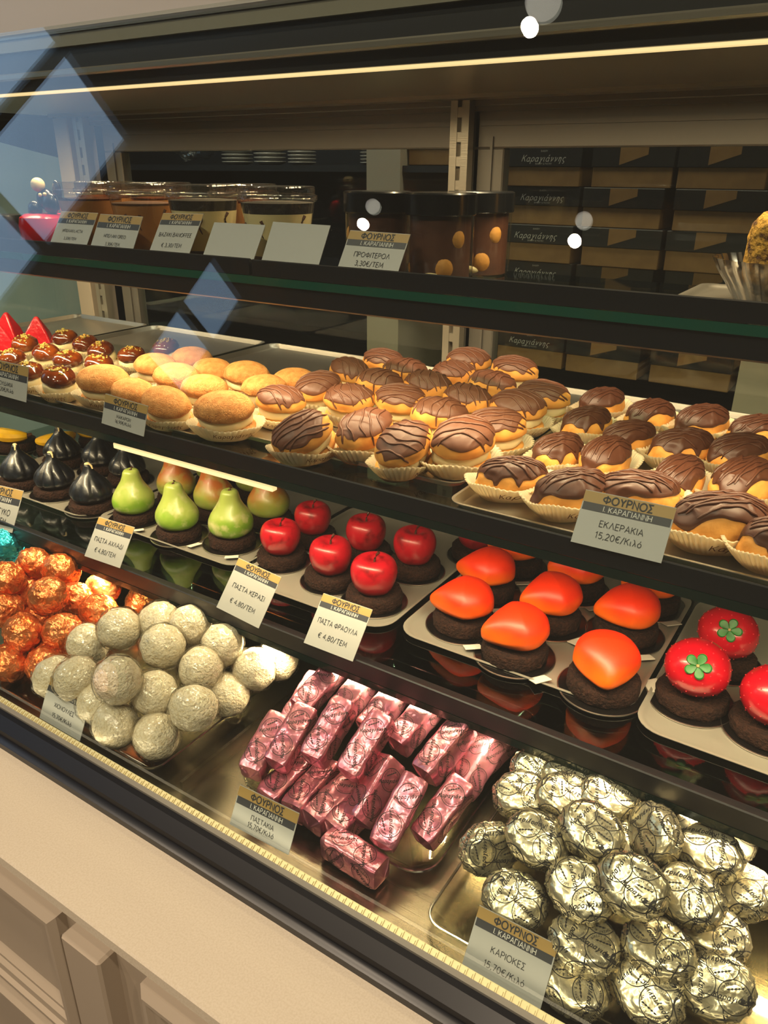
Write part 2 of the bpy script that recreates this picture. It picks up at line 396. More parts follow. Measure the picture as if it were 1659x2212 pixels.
def _arc(cx, cy, rx, ry, a0, a1, n=16):
    return [(cx + rx * math.cos(R_(a0 + (a1 - a0) * i / n)), cy + ry * math.sin(R_(a0 + (a1 - a0) * i / n))) for i in range(n + 1)]
_O = lambda cx, cy, rx, ry: _arc(cx, cy, rx, ry, 90, 450, 26)
GL = {   # pen strokes of each letter: width, polylines (cap height 1)
 'A': (.72, [[(0, 0), (.36, 1), (.72, 0)], [(.13, .34), (.59, .34)]]),
 'B': (.58, [[(0, 0), (0, 1), (.28, 1)] + _arc(.28, .76, .24, .24, 90, -90, 10) + [(0, .52), (.32, .52)] + _arc(.32, .26, .26, .26, 90, -90, 10) + [(0, 0)]]),
 'C': (.68, [_arc(.42, .5, .42, .5, 48, 312)]), 'D': (.66, [[(0, 0), (0, 1), (.2, 1)] + _arc(.2, .5, .46, .5, 90, -90) + [(0, 0)]]),
 'E': (.5, [[(.5, 1), (0, 1), (0, 0), (.5, 0)], [(0, .52), (.44, .52)]]), 'F': (.48, [[(.48, 1), (0, 1), (0, 0)], [(0, .5), (.42, .5)]]),
 'G': (.5, [[(0, 0), (0, 1), (.5, 1)]]), 'H': (.66, [[(0, 0), (0, 1)], [(.66, 0), (.66, 1)], [(0, .52), (.66, .52)]]), 'I': (.02, [[(0.01, 0), (0.01, 1)]]),
 'K': (.6, [[(0, 0), (0, 1)], [(.56, 1), (0, .42)], [(.19, .6), (.6, 0)]]), 'L': (.46, [[(0, 1), (0, 0), (.46, 0)]]), 'Λ': (.72, [[(0, 0), (.36, 1), (.72, 0)]]),
 'M': (.82, [[(0, 0), (.06, 1), (.41, .25), (.76, 1), (.82, 0)]]), 'N': (.64, [[(0, 0), (0, 1), (.64, 0), (.64, 1)]]), 'O': (.86, [_O(.43, .5, .43, .5)]),
 'Π': (.66, [[(0, 0), (0, 1), (.66, 1), (.66, 0)]]), 'P': (.54, [[(0, 0), (0, 1), (.26, 1)] + _arc(.26, .74, .28, .26, 90, -90, 12) + [(0, .48)]]),
 'R': (.58, [[(0, 0), (0, 1), (.26, 1)] + _arc(.26, .74, .28, .26, 90, -90, 12) + [(0, .48)], [(.24, .48), (.58, 0)]]),
 'Σ': (.56, [[(.54, 1), (.0, 1), (.32, .52), (0, 0), (.56, 0)]]), 'S': (.5, [_arc(.26, .74, .24, .26, 40, 270, 14) + _arc(.25, .25, .25, .24, 90, -140, 14)]),
 'T': (.62, [[(0, 1), (.62, 1)], [(.31, 1), (.31, 0)]]), 'U': (.62, [[(0, 1), (0, .3)] + _arc(.31, .3, .31, .3, 180, 360) + [(.62, 1)]]),
 'Y': (.64, [[(0, 1), (.32, .46), (.64, 1)], [(.32, .46), (.32, 0)]]), 'Z': (.58, [[(0, 1), (.58, 1), (0, 0), (.58, 0)]]), 'X': (.62, [[(0, 0), (.62, 1)], [(0, 1), (.62, 0)]]),
 'Φ': (.88, [_O(.44, .5, .44, .31), [(.44, -.05), (.44, 1.05)]]), 'Δ': (.74, [[(0, 0), (.37, 1), (.74, 0), (0, 0)]]), 'Ω': (.8, [[(0, 0), (.26, 0)] + _arc(.4, .56, .40, .44, 245, -65, 20) + [(.54, 0), (.8, 0)]]),
 '&': (.7, [[(.7, 0), (.16, .74)] + _arc(.3, .82, .15, .17, 200, -30, 10) + [(.08, .38)] + _arc(.27, .24, .23, .24, 150, 320, 12) + [(.66, .46)]]),
 '0': (.56, [_O(.28, .5, .28, .5)]), '1': (.3, [[(0, .8), (.2, 1), (.2, 0)]]), '2': (.54, [_arc(.26, .74, .25, .26, 160, -35, 12) + [(0, 0), (.54, 0)]]),
 '3': (.52, [_arc(.24, .76, .24, .24, 140, -90, 12) + _arc(.24, .26, .27, .26, 90, -145, 14)]), '4': (.58, [[(.42, 0), (.42, 1), (0, .3), (.58, .3)]]),
 '5': (.52, [[(.48, 1), (.08, 1), (.04, .55)] + _arc(.24, .31, .27, .31, 125, -140, 14)]), '6': (.54, [[(.44, 1), (.1, .55)] + _O(.27, .3, .26, .3)[18:] + _O(.27, .3, .26, .3)[:20]]),
 '7': (.52, [[(0, 1), (.52, 1), (.18, 0)]]), '8': (.52, [_O(.26, .76, .22, .24), _O(.26, .27, .26, .27)]), '9': (.54, [_O(.27, .7, .26, .3), [(.53, .66), (.4, .2), (.16, 0)]]),
 '€': (.6, [_arc(.42, .5, .36, .5, 52, 308), [(-.04, .6), (.5, .6)], [(-.04, .42), (.46, .42)]]), ',': (.1, [[(.08, .1), (.0, -.16)]]), '.': (.08, [[(.04, 0), (.04, .1)]]), '/': (.4, [[(0, -.1), (.4, 1.05)]]),
 'ι': (.16, [[(.02, .66), (.02, .14), (.08, .02), (.16, .04)]]), 'ί': (.16, [[(.02, .66), (.02, .14), (.08, .02), (.16, .04)], [(.04, .82), (.12, 1)]]),
 'λ': (.5, [[(.0, 1), (.12, .98), (.46, .02)], [(.26, .58), (.02, 0)]]), 'ό': (.52, [_O(.26, .33, .26, .33), [(.26, .82), (.36, 1.02)]]),
 'α': (.56, [_O(.24, .3, .23, .3), [(.5, .62), (.44, .2), (.50, .02), (.6, .12)]]), 'ά': (.56, [_O(.24, .3, .23, .3), [(.5, .62), (.44, .2), (.50, .02), (.6, .12)], [(.26, .78), (.40, 1.02)]]),
 'ρ': (.5, [[(.0, -.38), (.04, .3)] + _arc(.27, .32, .23, .30, 180, -160, 18)]), 'γ': (.5, [[(0, .6), (.1, .6), (.26, .05), (.22, -.3), (.12, -.34), (.14, -.15), (.26, .1), (.5, .64)]]),
 'ν': (.46, [[(0, .62), (.1, .6), (.18, .02), (.36, .26), (.44, .62)]]), 'η': (.5, [[(0, .6), (.08, .62), (.1, 0)], [(.1, .4), (.26, .62), (.42, .52), (.42, 0), (.40, -.36)]]), 'ς': (.42, [_arc(.26, .34, .24, .28, 50, 250, 12) + [(.36, -.05), (.3, -.26), (.16, -.3)]]),
}
for a_, b_ in zip('ΑΒΕΖΗΙΚΜΝΟΡΤΥΧΓ', 'ABEZHIKMNOPTYXG'): GL[a_] = GL[b_]
GL['G'] = (.7, [_arc(.42, .5, .42, .5, 48, 330) + [(.74, .48), (.46, .48)]])
_tc = {}
def text2d(s, size, align='CENTER', shear=0, res=2, wt=.115):
    """flat lettering drawn with a round pen: vertices and faces in the xy plane"""
    k = (s, size, align, shear, wt)
    if k in _tc: return _tc[k]
    V = []; Fc = []; x0 = 0; cap = size * .72; t = wt / 2
    for ch in s:
        if ch == ' ': x0 += .42; continue
        w, st = GL[ch]
        for pl in st:
            q = [pl[0]]
            for p in pl[1:]:
                if abs(p[0] - q[-1][0]) + abs(p[1] - q[-1][1]) > 1e-4: q.append(p)
            n = len(q); closed = abs(q[0][0] - q[-1][0]) + abs(q[0][1] - q[-1][1]) < 1e-3
            o = len(V)
            for i, p in enumerate(q):
                a = q[i - 1] if i else (q[-2] if closed else None); b = q[i + 1] if i < n - 1 else (q[1] if closed else None)
                d1 = V3((p[0] - a[0], p[1] - a[1])).normalized() if a else None; d2 = V3((b[0] - p[0], b[1] - p[1])).normalized() if b else None
                d1 = d1 or d2; d2 = d2 or d1; nn = V3((-(d1.y + d2.y), d1.x + d2.x))
                if nn.length < .3: nn = V3((-d1.y, d1.x))
                nn.normalize(); m_ = min(1 / max(.35, abs(nn.dot(V3((-d1.y, d1.x))))), 2.2)
                for sg in (1, -1):
                    X, Y = p[0] + sg * nn.x * t * m_ + x0, p[1] + sg * nn.y * t * m_; V.append((X + (Y - .5) * shear, Y - .5))
            for i in range(n - 1): Fc.append([o + 2 * i, o + 2 * i + 1, o + 2 * i + 3, o + 2 * i + 2])
        x0 += w + .24
    wd = max(x0 - .24, .01); ox = wd / 2 if align == 'CENTER' else 0
    r = ([((x - ox) * cap, y * cap, 0) for x, y in V], Fc)
    _tc[k] = r; return r
def ring2d(r0, r1, n=40, cx=0, cy=0):
    v = []; f = []
    for i in range(n):
        a = 2 * math.pi * i / n; v += [(cx + r0 * math.cos(a), cy + r0 * math.sin(a), 0), (cx + r1 * math.cos(a), cy + r1 * math.sin(a), 0)]
        k = (i + 1) % n; f.append([2 * i, 2 * i + 1, 2 * k + 1, 2 * k])
    return v, f
def arc_text(s, r, size, a0, da, flip=False):
    V = []; Fc = []
    for i, ch in enumerate(s):
        if ch == ' ': continue
        v, f = text2d(ch, size, res=1); a = a0 + da * (i - (len(s) - 1) / 2)
        th = a - math.pi / 2 if not flip else a + math.pi / 2
        o = len(V); c, q = math.cos(th), math.sin(th)
        V += [(r * math.cos(a) + x * c - y * q, r * math.sin(a) + x * q + y * c, 0) for x, y, _ in v]; Fc += [[j + o for j in p] for p in f]
    return V, Fc
def emblem(rad):
    """round printed mark: ring, wheat ear, script name across, small capitals round the edge"""
    V = []; Fc = []
    def a(vf, dx=0, dy=0):
        o = len(V); V.extend([(x + dx, y + dy, 0) for x, y, z in vf[0]]); Fc.extend([[i + o for i in p] for p in vf[1]])
    a(ring2d(rad * .95, rad, 36))
    a(text2d('Καραγιάννης', rad * .46, shear=.35, wt=.16), rad * .10, -rad * .05)
    a(arc_text('BAKERY & PASTRY', rad * .78, rad * .21, math.pi / 2, -.165))
    a(arc_text('HANDMADE PLEASURES', rad * .80, rad * .15, -math.pi / 2, .125, True))
    for k in range(5):
        t = -.5 + k * .2
        for sd in (-1, 1):
            x, y = rad * t, rad * (.34 + .09 * k * .6); o = len(V)
            V.extend([(x, y, 0), (x + rad * .16, y + sd * rad * .07 + rad * .05, 0), (x + rad * .24, y + rad * .06, 0)]); Fc.append([o, o + 1, o + 2])
    return V, Fc
def project(mb, deco, T, axis, lift=.0004, mi=1, far=.2):
    """lay flat printing on the surface already in mb, cast along axis (towards the surface)"""
    bvh = BVHTree.FromPolygons([V3(p) for p in mb.v], mb.f)
    V = []; ok = []
    for p in deco[0]:
        q = T @ V3(p); h = bvh.ray_cast(q, axis, far)
        ok.append(h[0] is not None); V.append(h[0] - axis * lift if h[0] else q)
    F2 = [f for f in deco[1] if all(ok[i] for i in f)]
    idx = {}; VV = []
    FF = []
    for f in F2:
        g = []
        for i in f:
            if i not in idx: idx[i] = len(VV); VV.append(V[i])
            g.append(idx[i])
        FF.append(g)
    mb.add(VV, FF, mi)
def rrect(w, d, r, z, n=6):
    p = []
    for cx, cy, a0 in ((w / 2 - r, d / 2 - r, 0), (-w / 2 + r, d / 2 - r, 90), (-w / 2 + r, -d / 2 + r, 180), (w / 2 - r, -d / 2 + r, 270)):
        for i in range(n + 1):
            a = R_(a0 + 90 * i / n); p.append((cx + r * math.cos(a), cy + r * math.sin(a), z))
    return p

# ------------------------------------------------------------------ builders of the repeated things
def paper_cup(mb, a, b, h, flare=1.28, n=44, amp=.0011, text=True, mi=0, corner=1.0):
    N = n * 4; rings = []
    def pt(i, t):
        th = 2 * math.pi * i / N; fl = amp * (1 if (i // 2) % 2 else -1) * min(1, t * 2)
        k = .86 + (flare - .86) * t ** .8
        zz = h * t * (1 + .10 * math.sin(2 * th + .6) * t + .06 * math.sin(5 * th))
        c, s = sgnpow(math.cos(th), corner), sgnpow(math.sin(th), corner)
        return ((a * k + fl) * c, (b * k + fl) * s, zz + .0006)
    rings.append([pt(i, 0) for i in range(N)])
    for t in (.15, .4, .7, 1.0): rings.append([pt(i, t) for i in range(N)])
    mb.loft(rings, True, False, mi)
    mb.loft([[((p[0]) * .985, p[1] * .985, p[2] + .0005) for p in r] for r in rings], True, False, mi)
    if text:
        for th0 in (-1.2, 1.7):
            v, f = text2d('Καραγιάννης', h * .40, shear=.3, res=1)
            o = []
            for x, y, _ in v:
                th = th0 + x / ((a + b) / 2 * 1.12); t = .52 + y / h
                k = .86 + (flare - .86) * max(t, 0) ** .8
                o.append(((a * k + .0020) * sgnpow(math.cos(th), corner), (b * k + .0020) * sgnpow(math.sin(th), corner), h * t + .0006))
            mb.add(o, f, 1)
def oval(a, b, zc, hu, hd, seed, e=.8, amp=.02):
    def fn(th, ph):
        c, s = math.cos(ph), math.sin(ph)
        x, y, z = s ** e * math.cos(th), s ** e * math.sin(th), sgnpow(c, .9)
        k = 1 + amp * nz(x, y, z, 2.2, seed)
        return V3((a * x * k, b * y * k, zc + (hu if z > 0 else hd) * z))
    return fn
def glaze(mb, base, a, b, zc, hu, seed, lines=5, ang=.4, amp=.0013, vmax=1.25, off=.0009, drip=.22, mi=0):
    """chocolate coat over the upper side with raised drizzle lines"""
    nu, nv = 96, 34; rings = []
    rnd = random.Random(seed)
    ph0 = [rnd.uniform(-.5, .5) for _ in range(4)]
    drips = [(rnd.uniform(0, 6.283), rnd.uniform(.06, .28), rnd.uniform(.15, .42)) for _ in range(4)] + [(rnd.uniform(0, 6.283), 1.0, -.30)]
    def pt(th, ph, lift):
        p = base(th, ph); ctr = V3((0, 0, zc - hu * .6)); d = (p - ctr).normalized()
        u = (p.x * math.cos(ang) + p.y * math.sin(ang)) / a; w = (-p.x * math.sin(ang) + p.y * math.cos(ang)) / b
        s = (u + .28 * math.sin(w * 2.1 + ph0[0]) + .12 * math.sin(w * 4.3 + ph0[1])) * lines + ph0[2] * 3
        r = max(0, math.cos(s * math.pi)) ** 9
        r2 = max(0, math.cos((w * 1.3 + .5 * u + .2 * math.sin(u * 4) + ph0[3]) * 2.3)) ** 14
        return p + d * (lift + amp * max(r, r2 * .9) * (1 if lift > 0 else 0) + .0005 * nz(p.x, p.y, p.z, 90, seed))
    for j in range(1, nv + 1):
        ring = []
        for i in range(nu):
            th = 2 * math.pi * i / nu
            lim = vmax + drip * (nz(math.cos(th) * 1.2, math.sin(th) * 1.2, 0, 1.0, seed) + .25 * nz(math.cos(th) * 3, math.sin(th) * 3, 3, 1, seed))
            for da, dw, dh in drips:
                x = (th - da + math.pi) % (2 * math.pi) - math.pi; lim += dh * math.exp(-(x / dw) ** 2)
            lim = min(lim, 1.9); t = j / nv
            ring.append(pt(th, lim * t, off * (1 if t < .95 else .8)))
        rings.append(ring)
    last = [p for p in rings[-1]]
    c0 = V3((0, 0, zc - hu * .3))
    rings.append([c0 + (p - c0) * .93 - V3((0, 0, .0008)) for p in last])
    o = pt(0, 0, off)
    mb.loft(rings, False, False, mi)
    mb.add([o] + rings[0], [[0, 1 + i, 1 + (i + 1) % nu] for i in range(nu)], mi)
def drizzle(base_mbs, a, b, seed, n=6, ang=.4, r=.0013, span=1.0, mi=0):
    """piped chocolate lines laid over whatever lies below"""
    vv = []; ff = []
    for q in base_mbs: o = len(vv); vv += [V3(p) for p in q.v]; ff += [[i + o for i in f] for f in q.f]
    bvh = BVHTree.FromPolygons(vv, ff); rnd = random.Random(seed); d = MB()
    ph = rnd.uniform(0, 6); c, s_ = math.cos(ang), math.sin(ang)
    for k in range(n):
        u0 = (-1 + 2 * (k + .5) / n) * .82 + rnd.uniform(-.05, .05); pth = []
        hook = rnd.random() < .3
        for j in range(25):
            w = (-1 + 2 * j / 24) * span * (1 if not hook else .8); u = u0 + .16 * math.sin(w * 2.2 + ph) + .05 * math.sin(w * 6 + k * 2 + ph)
            x, y = u * c - w * s_, u * s_ + w * c
            if x * x + y * y > .97: continue
            h = bvh.ray_cast(V3((x * a, y * b, .2)), V3((0, 0, -1)))
            if h[0]: pth.append(h[0] + V3((0, 0, r * .25)))
        if len(pth) > 4: d.tube(pth, [r * (.55 if j in (0, len(pth) - 1) else 1 + .2 * math.sin(j + k)) for j in range(len(pth))], 7, mi)
    return d
def build_cookie(seed, choc, name, a=.038, b=.027, cup=True):
    r = thing(name, '', 'biscuit' if choc else 'macaron')
    if cup:
        c = MB(); paper_cup(c, a * .92, b * .95, .0195, 1.40); c.obj('paper_cup', ['paper', 'print'], r, sharp=80)
    sk = 'biscuit' if choc else 'crackle'
    lo = MB().sph(oval(a * .98, b * .98, .0150, .007, .0135, seed + 3), 40, 16); lo.obj('bottom_biscuit', sk, r)
    def cr(th, ph):
        c, s = math.cos(ph), math.sin(ph); k = .90 + .05 * nz(math.cos(th) * 2, math.sin(th) * 2, c, 1.5, seed)
        s2 = s ** .35
        return V3((a * k * s2 * math.cos(th), b * k * s2 * math.sin(th), .0275 + .0095 * sgnpow(c, .6)))
    MB().sph(cr, 40, 14).obj('cream_filling', 'cream', r)
    fn = oval(a, b, .0385, .0215, .0085, seed, .85, .06)
    up = MB().sph(fn, 48, 22); up.obj('top_biscuit', sk, r)
    if choc:
        g = MB(); glaze(g, fn, a, b, .0385, .0215, seed, lines=3.0 + seed % 3 * .6, ang=.2 + seed * .9, amp=.0005, vmax=1.12, drip=.26); o = g.obj('chocolate_coat', 'choc', r, sharp=80)
        drizzle([up, g], a, b, seed, 6 - seed % 2, .3 + seed * .8).obj('drizzle', 'choc', o, sharp=80)
    return Proto(r)
def build_choux(seed):
    r = thing('honey_choux_bun', '', 'pastry')
    a = .026
    c = MB(); paper_cup(c, a * 1.0, a * .95, .019, 1.36, 40); c.obj('paper_cup', ['paper', 'print'], r, sharp=80)
    MB().sph(oval(a, a * .95, .012, .008, .0105, seed, .7, .05), 32, 14).obj('bottom_bun', 'choux', r)
    MB().sph(lambda th, ph: V3((a * .98 * math.sin(ph) ** .4 * math.cos(th), a * .94 * math.sin(ph) ** .4 * math.sin(th), .0225 + .0105 * sgnpow(math.cos(ph), .6) + .0012 * math.sin(th * 7) * math.sin(ph))), 42, 12).obj('cream_filling', 'cream', r)
    fn = oval(a * 1.0, a * .93, .0335, .0165, .004, seed + 1, .8, .06)
    MB().sph(fn, 40, 20).obj('glazed_top', 'caramel', r)
    nb = MB(); rnd = random.Random(seed)
    for k in range(26):
        th = rnd.uniform(0, 6.28); ph = abs(rnd.gauss(0, .28)); p = fn(th, ph); q = .0011 + rnd.random() * .0014
        nb.box(-q, q, -q * .7, q * .7, -q * .6, q * .8, 0, Matrix.Translation(p) @ Euler((rnd.random() * 3, rnd.random() * 3, rnd.random() * 3)).to_matrix().to_4x4(), bev=q * .25)
    nb.obj('chopped_nuts', 'nuts', r); return Proto(r)
def build_eclair(seed):
    r = thing('chocolate_eclair', '', 'eclair')
    a, b = .043, .025
    c = MB(); paper_cup(c, a * .93, b * 1.0, .0225, 1.40, 56, .0011, True, corner=.8); c.obj('paper_cup', ['paper', 'print'], r, sharp=80)
    fn = oval(a, b, .019, .027, .0175, seed, .72, .09)
    bun = MB().sph(fn, 56, 24); bun.obj('choux_bun', 'choux', r)
    g = MB(); glaze(g, fn, a, b, .019, .027, seed, lines=3.6, ang=.55 + .5 * (seed % 3), amp=.0013, vmax=1.18, off=.0016, drip=.35); o = g.obj('chocolate_coat', 'dchoc', r, sharp=80)
    drizzle([bun, g], a, b, seed, 8, .9 + .35 * (seed % 3), .0014).obj('drizzle', 'dchoc', o, sharp=80)
    return Proto(r)
def dessert_base(r, disc=.040, h=.019, seed=0, tabang=-.6, tab=True, bz=0.0):
    bd = MB(); bd.lathe([(.0001, .0016), (.048, .0016), (.0495, .0013), (.0495, .0004), (.048, 0), (.0001, 0)], 56)
    o = bd.obj('board', 'board', r)
    MB().lathe([(.0490, .0004), (.0502, .0005), (.0502, .0014), (.0488, .0018)], 56).obj('silver_rim', 'boardrim', o)
    if tab:
        t = MB(); T = Matrix.Rotation(tabang, 4, 'Z') @ Matrix.Translation((.050, 0, .0014))
        t.box(0, .016, -.011, .011, -.0005, .0008, 0, T @ Matrix.Rotation(-.25, 4, 'Y'), bev=.0003); t.obj('card_tab', 'tab', o)
    c = MB(); prof = [(.0001, .0016), (disc * .96, .0016), (disc, .004), (disc * 1.01, h * .5), (disc * .985, h * .88), (disc * .95, h), (disc * .6, h * .97), (.0001, h * .95)]
    rings = []
    for rr, z in prof:
        rings.append([((rr + (.0022 * nz(math.cos(6.283 * i / 56) * 4, math.sin(6.283 * i / 56) * 4, z * 150, 1.6, seed) if rr > .01 else 0)) * math.cos(6.283 * i / 56),
                       (rr + (.0022 * nz(math.cos(6.283 * i / 56) * 4, math.sin(6.283 * i / 56) * 4, z * 150, 1.6, seed) if rr > .01 else 0)) * math.sin(6.283 * i / 56), z) for i in range(56)])
    c.loft(rings); c.obj('biscuit_base', 'brownie', r)
def lathe_fn(prof):
    """smooth radius and height over phi from a list of (r, z), top first"""
    n = len(prof) - 1
    def fn(ph):
        t = ph / math.pi * n; i = min(int(t), n - 1); u = t - i
        p = [prof[max(i - 1, 0)], prof[i], prof[i + 1], prof[min(i + 2, n)]]
        o = []
        for k in (0, 1):
            a, b, c, d = (q[k] for q in p)
            o.append(.5 * (2 * b + (c - a) * u + (2 * a - 5 * b + 4 * c - d) * u * u + (3 * b - a - 3 * c + d) * u ** 3))
        return max(o[0], 0), o[1]
    return fn
def build_pear(seed, m='pear', tab=True):
    r = thing('pear_dessert', '', 'dessert'); dessert_base(r, .0385, .019, seed, R_(-38), tab)
    pf = lathe_fn([(0, .0795), (.007, .0815), (.0135, .078), (.0165, .069), (.0195, .060), (.0255, .049), (.0335, .036), (.0370, .024), (.0345, .011), (.024, .002), (0, 0)])
    def fn(th, ph):
        q, z = pf(ph); k = 1 + .045 * nz(math.cos(th), math.sin(th), z * 30, 1.2, seed) ; return V3((q * k * math.cos(th) + .004 * (z / .07) ** 2 * math.cos(seed), q * k * math.sin(th), z + .0165))
    b = MB().sph(fn, 48, 36).obj('pear_mousse', m, r)
    t = fn(0, 0)
    MB().tube([t + V3((0, 0, -.004)), t + V3((.001, 0, .002)), t + V3((.003, .001, .006))], [.0030, .0024, .0026], 8).obj('stalk', 'stalkbrown', r)
    return Proto(r)
def build_apple(seed):
    r = thing('apple_dessert', '', 'dessert'); dessert_base(r, .042, .020, seed, R_(20), False)
    pf = lathe_fn([(0, .048), (.005, .0485), (.012, .053), (.021, .054), (.029, .049), (.0335, .038), (.0335, .026), (.0305, .015), (.026, .006), (.018, .001), (0, .0)])
    def fn(th, ph):
        q, z = pf(ph); k = 1 + .03 * math.cos(5 * th + seed) * max(0, (.026 - z) / .026) + .035 * nz(math.cos(th), math.sin(th), z * 25, 1, seed)
        return V3((q * k * math.cos(th), q * k * math.sin(th), z + .0185))
    MB().sph(fn, 56, 36).obj('apple_mousse', 'apple', r)
    t = fn(0, 0); MB().tube([t + V3((0, 0, -.003)), t + V3((.001, .001, .005)), t + V3((.004, .001, .012)), t + V3((.007, .002, .016))], [.0018, .0016, .0019, .0024], 8).obj('stalk', 'stalkbrown', r)
    return Proto(r)
def build_mango(seed):
    r = thing('mango_dessert', '', 'dessert'); dessert_base(r, .0400, .020, seed, R_(-75), True)
    def fn(th, ph):
        c, s = math.cos(ph), math.sin(ph)
        x, y, z = s ** .85 * math.cos(th), s ** .85 * math.sin(th), sgnpow(c, .85)
        tip = max(0, -x); k = 1 - .16 * tip + .055 * nz(x, y, z, 1.5, seed)
        X = -.048 * tip ** 1.2 - .005 * tip ** 6 if x < 0 else .040 * x
        if x >= 0: X = .040 * x
        Y = .0370 * y * (1 - .42 * tip ** 2)
        Z = .029 * z * (1 - .22 * tip) if z > 0 else .018 * z
        return V3((X * k, Y * k, Z + .0385 - .004 * tip ** 2))
    MB().sph(fn, 56, 32).obj('mango_mousse', 'mango', r)
    return Proto(r)
def build_straw(seed):
    r = thing('strawberry_dessert', '', 'dessert'); dessert_base(r, .041, .017, seed, R_(-60), False)
    c0 = V3((0, 0, .047))
    def fn(th, ph):
        c, s = math.cos(ph), math.sin(ph); k = 1 + .02 * nz(s * math.cos(th), s * math.sin(th), c, 1.6, seed)
        return V3((.0370 * s * math.cos(th) * k, .0370 * s * math.sin(th) * k, .047 + (.034 if c > 0 else .0315) * c * k))
    MB().sph(fn, 48, 32).obj('strawberry_mousse', 'straw', r)
    sd = MB()
    for k in range(100):
        z = 1 - 2 * (k + .5) / 100; th = k * 2.39996; ph = math.acos(z)
        if z < -.8: continue
        p = fn(th, ph); q = .00085
        sd.sph(lambda a, b: p + V3((q * math.sin(b) * math.cos(a), q * math.sin(b) * math.sin(a), q * math.cos(b))), 6, 4)
    sd.obj('sugar_seeds', 'seed', r)
    lf = MB(); d = V3((.10, -.80, .58)).normalized(); q = d.to_track_quat('Z', 'Y').to_matrix().to_4x4()
    T = Matrix.Translation(c0 + d * .0353) @ q
    ring = lambda z, g: [((.0068 + .0084 * abs(math.cos(2.5 * 2 * math.pi * i / 60)) ** .55) * g * math.cos(2 * math.pi * i / 60), (.0068 + .0084 * abs(math.cos(2.5 * 2 * math.pi * i / 60)) ** .55) * g * math.sin(2 * math.pi * i / 60), z) for i in range(60)]
    lf.loft([ring(-.004, .8), ring(-.001, 1), ring(.0015, 1), ring(.0026, .9), ring(.0022, .5), ring(.0014, .12)], True, True, 0, T)
    lo = lf.obj('flower_leaf', 'leafgreen', r)
    MB().box(-.0016, .0016, -.0016, .0016, 0, .0035, 0, T, bev=.0005).obj('gold_centre', 'gold', lo)
    return Proto(r)
def build_fig(seed):
    r = thing('fig_dessert', '', 'dessert'); dessert_base(r, .041, .017, seed, 0, False)
    pf = lathe_fn([(0, .068), (.0055, .0675), (.0080, .061), (.0120, .053), (.0205, .044), (.0300, .034), (.0365, .022), (.0360, .011), (.027, .003), (.015, .0), (0, 0)])
    def fn(th, ph):
        q, z = pf(ph); g = .13 * (1 - abs(math.sin(4.5 * th + seed)) ** .6) * max(0, math.sin(min(1, max(0, z) / .05) * math.pi)) ** .6 if z < .06 else 0
        k = 1 - g + .03 * nz(math.cos(th), math.sin(th), z * 20, 1, seed); return V3((q * k * math.cos(th), q * k * math.sin(th), z + .015))
    MB().sph(fn, 72, 36).obj('fig_mousse', 'fig', r)
    t = fn(0, 0); st = MB(); st.sph(lambda a, b: t + V3((.0052 * math.sin(b) * math.cos(a), .0040 * math.sin(b) * math.sin(a), .0028 * math.cos(b) + .0005)), 16, 10)
    st.tube([t + V3((.003, -.002, 0)), t + V3((.006, -.004, -.003)), t + V3((.007, -.006, -.008))], [.0025, .002, .0012], 8)
    st.obj('ivory_tip', 'ivory', r); return Proto(r)
def build_banana(seed):
    r = thing('banana_dessert', '', 'dessert'); dessert_base(r, .041, .019, seed, 0, False)
    b = MB(); path = []; rad = []
    for i in range(17):
        t = i / 16; a = (t - .5) * 1.7; path.append((.052 * math.sin(a), -.02 + .05 * (1 - math.cos(a)), .034)); rad.append(.0155 * (math.sin(math.pi * min(max(t * .92 + .04, 0), 1)) ** .45))
    b.tube(path, rad, 10); b.obj('banana_mousse', 'banana', r, sharp=25)
    MB().tube([path[-1], (path[-1][0] + .006, path[-1][1] + .008, .036)], [.0048, .0036], 8).obj('banana_tip', 'stalkbrown', r)
    return Proto(r)
def build_ball(name, cat, m, seed, rad=.030, amp=.0032, sq=.92):
    b = MB()
    def fn(th, ph):
        d = V3((math.sin(ph) * math.cos(th), math.sin(ph) * math.sin(th), math.cos(ph)))
        k = rad + amp * (crease(d, 2.6, seed) - .3) + amp * .5 * (crease(d, 6.1, seed + 4) - .3) + amp * .6 * noise.noise(d * 1.7 + V3((seed, 0, 0)))
        return V3((d.x * k, d.y * k, d.z * k * sq))
    b.sph(fn, 72, 44)
    o = b.obj(name, m, sharp=60); tag(o, '', cat); return Proto(o)
def build_truffle(seed):
    r = thing('coconut_truffle', '', 'sweet'); rad = .028
    def fn(th, ph, g=1, amp=.0016):
        d = V3((math.sin(ph) * math.cos(th), math.sin(ph) * math.sin(th), math.cos(ph)))
        k = rad * g + amp * noise.noise(d * 2.2 + V3((seed, 1, 0))) + amp * .35 * noise.noise(d * 9 + V3((seed, 1, 0)))
        return V3((d.x * k, d.y * k, d.z * k * .95))
    MB().sph(lambda a, b: fn(a, b), 48, 32).obj('coconut_ball', 'coconut', r)
    def wf(th, ph):
        d = V3((math.sin(ph) * math.cos(th), math.sin(ph) * math.sin(th), math.cos(ph)))
        k = rad * 1.055 + .0012 * (1 - 2 * crease(d * V3((1, 1, .5)).length, 3.4, seed)) + .0018 * noise.noise(d * 3.1 + V3((0, seed, 0)))
        p = V3((d.x * k, d.y * k, d.z * k * .95))
        tw = max(0, d.dot(V3((math.cos(seed), math.sin(seed), -.25)).normalized()) - .93)
        return p + d * tw * .12
    MB().sph(wf, 64, 40).obj('cellophane_wrap', 'cello', r, sharp=80); return Proto(r)
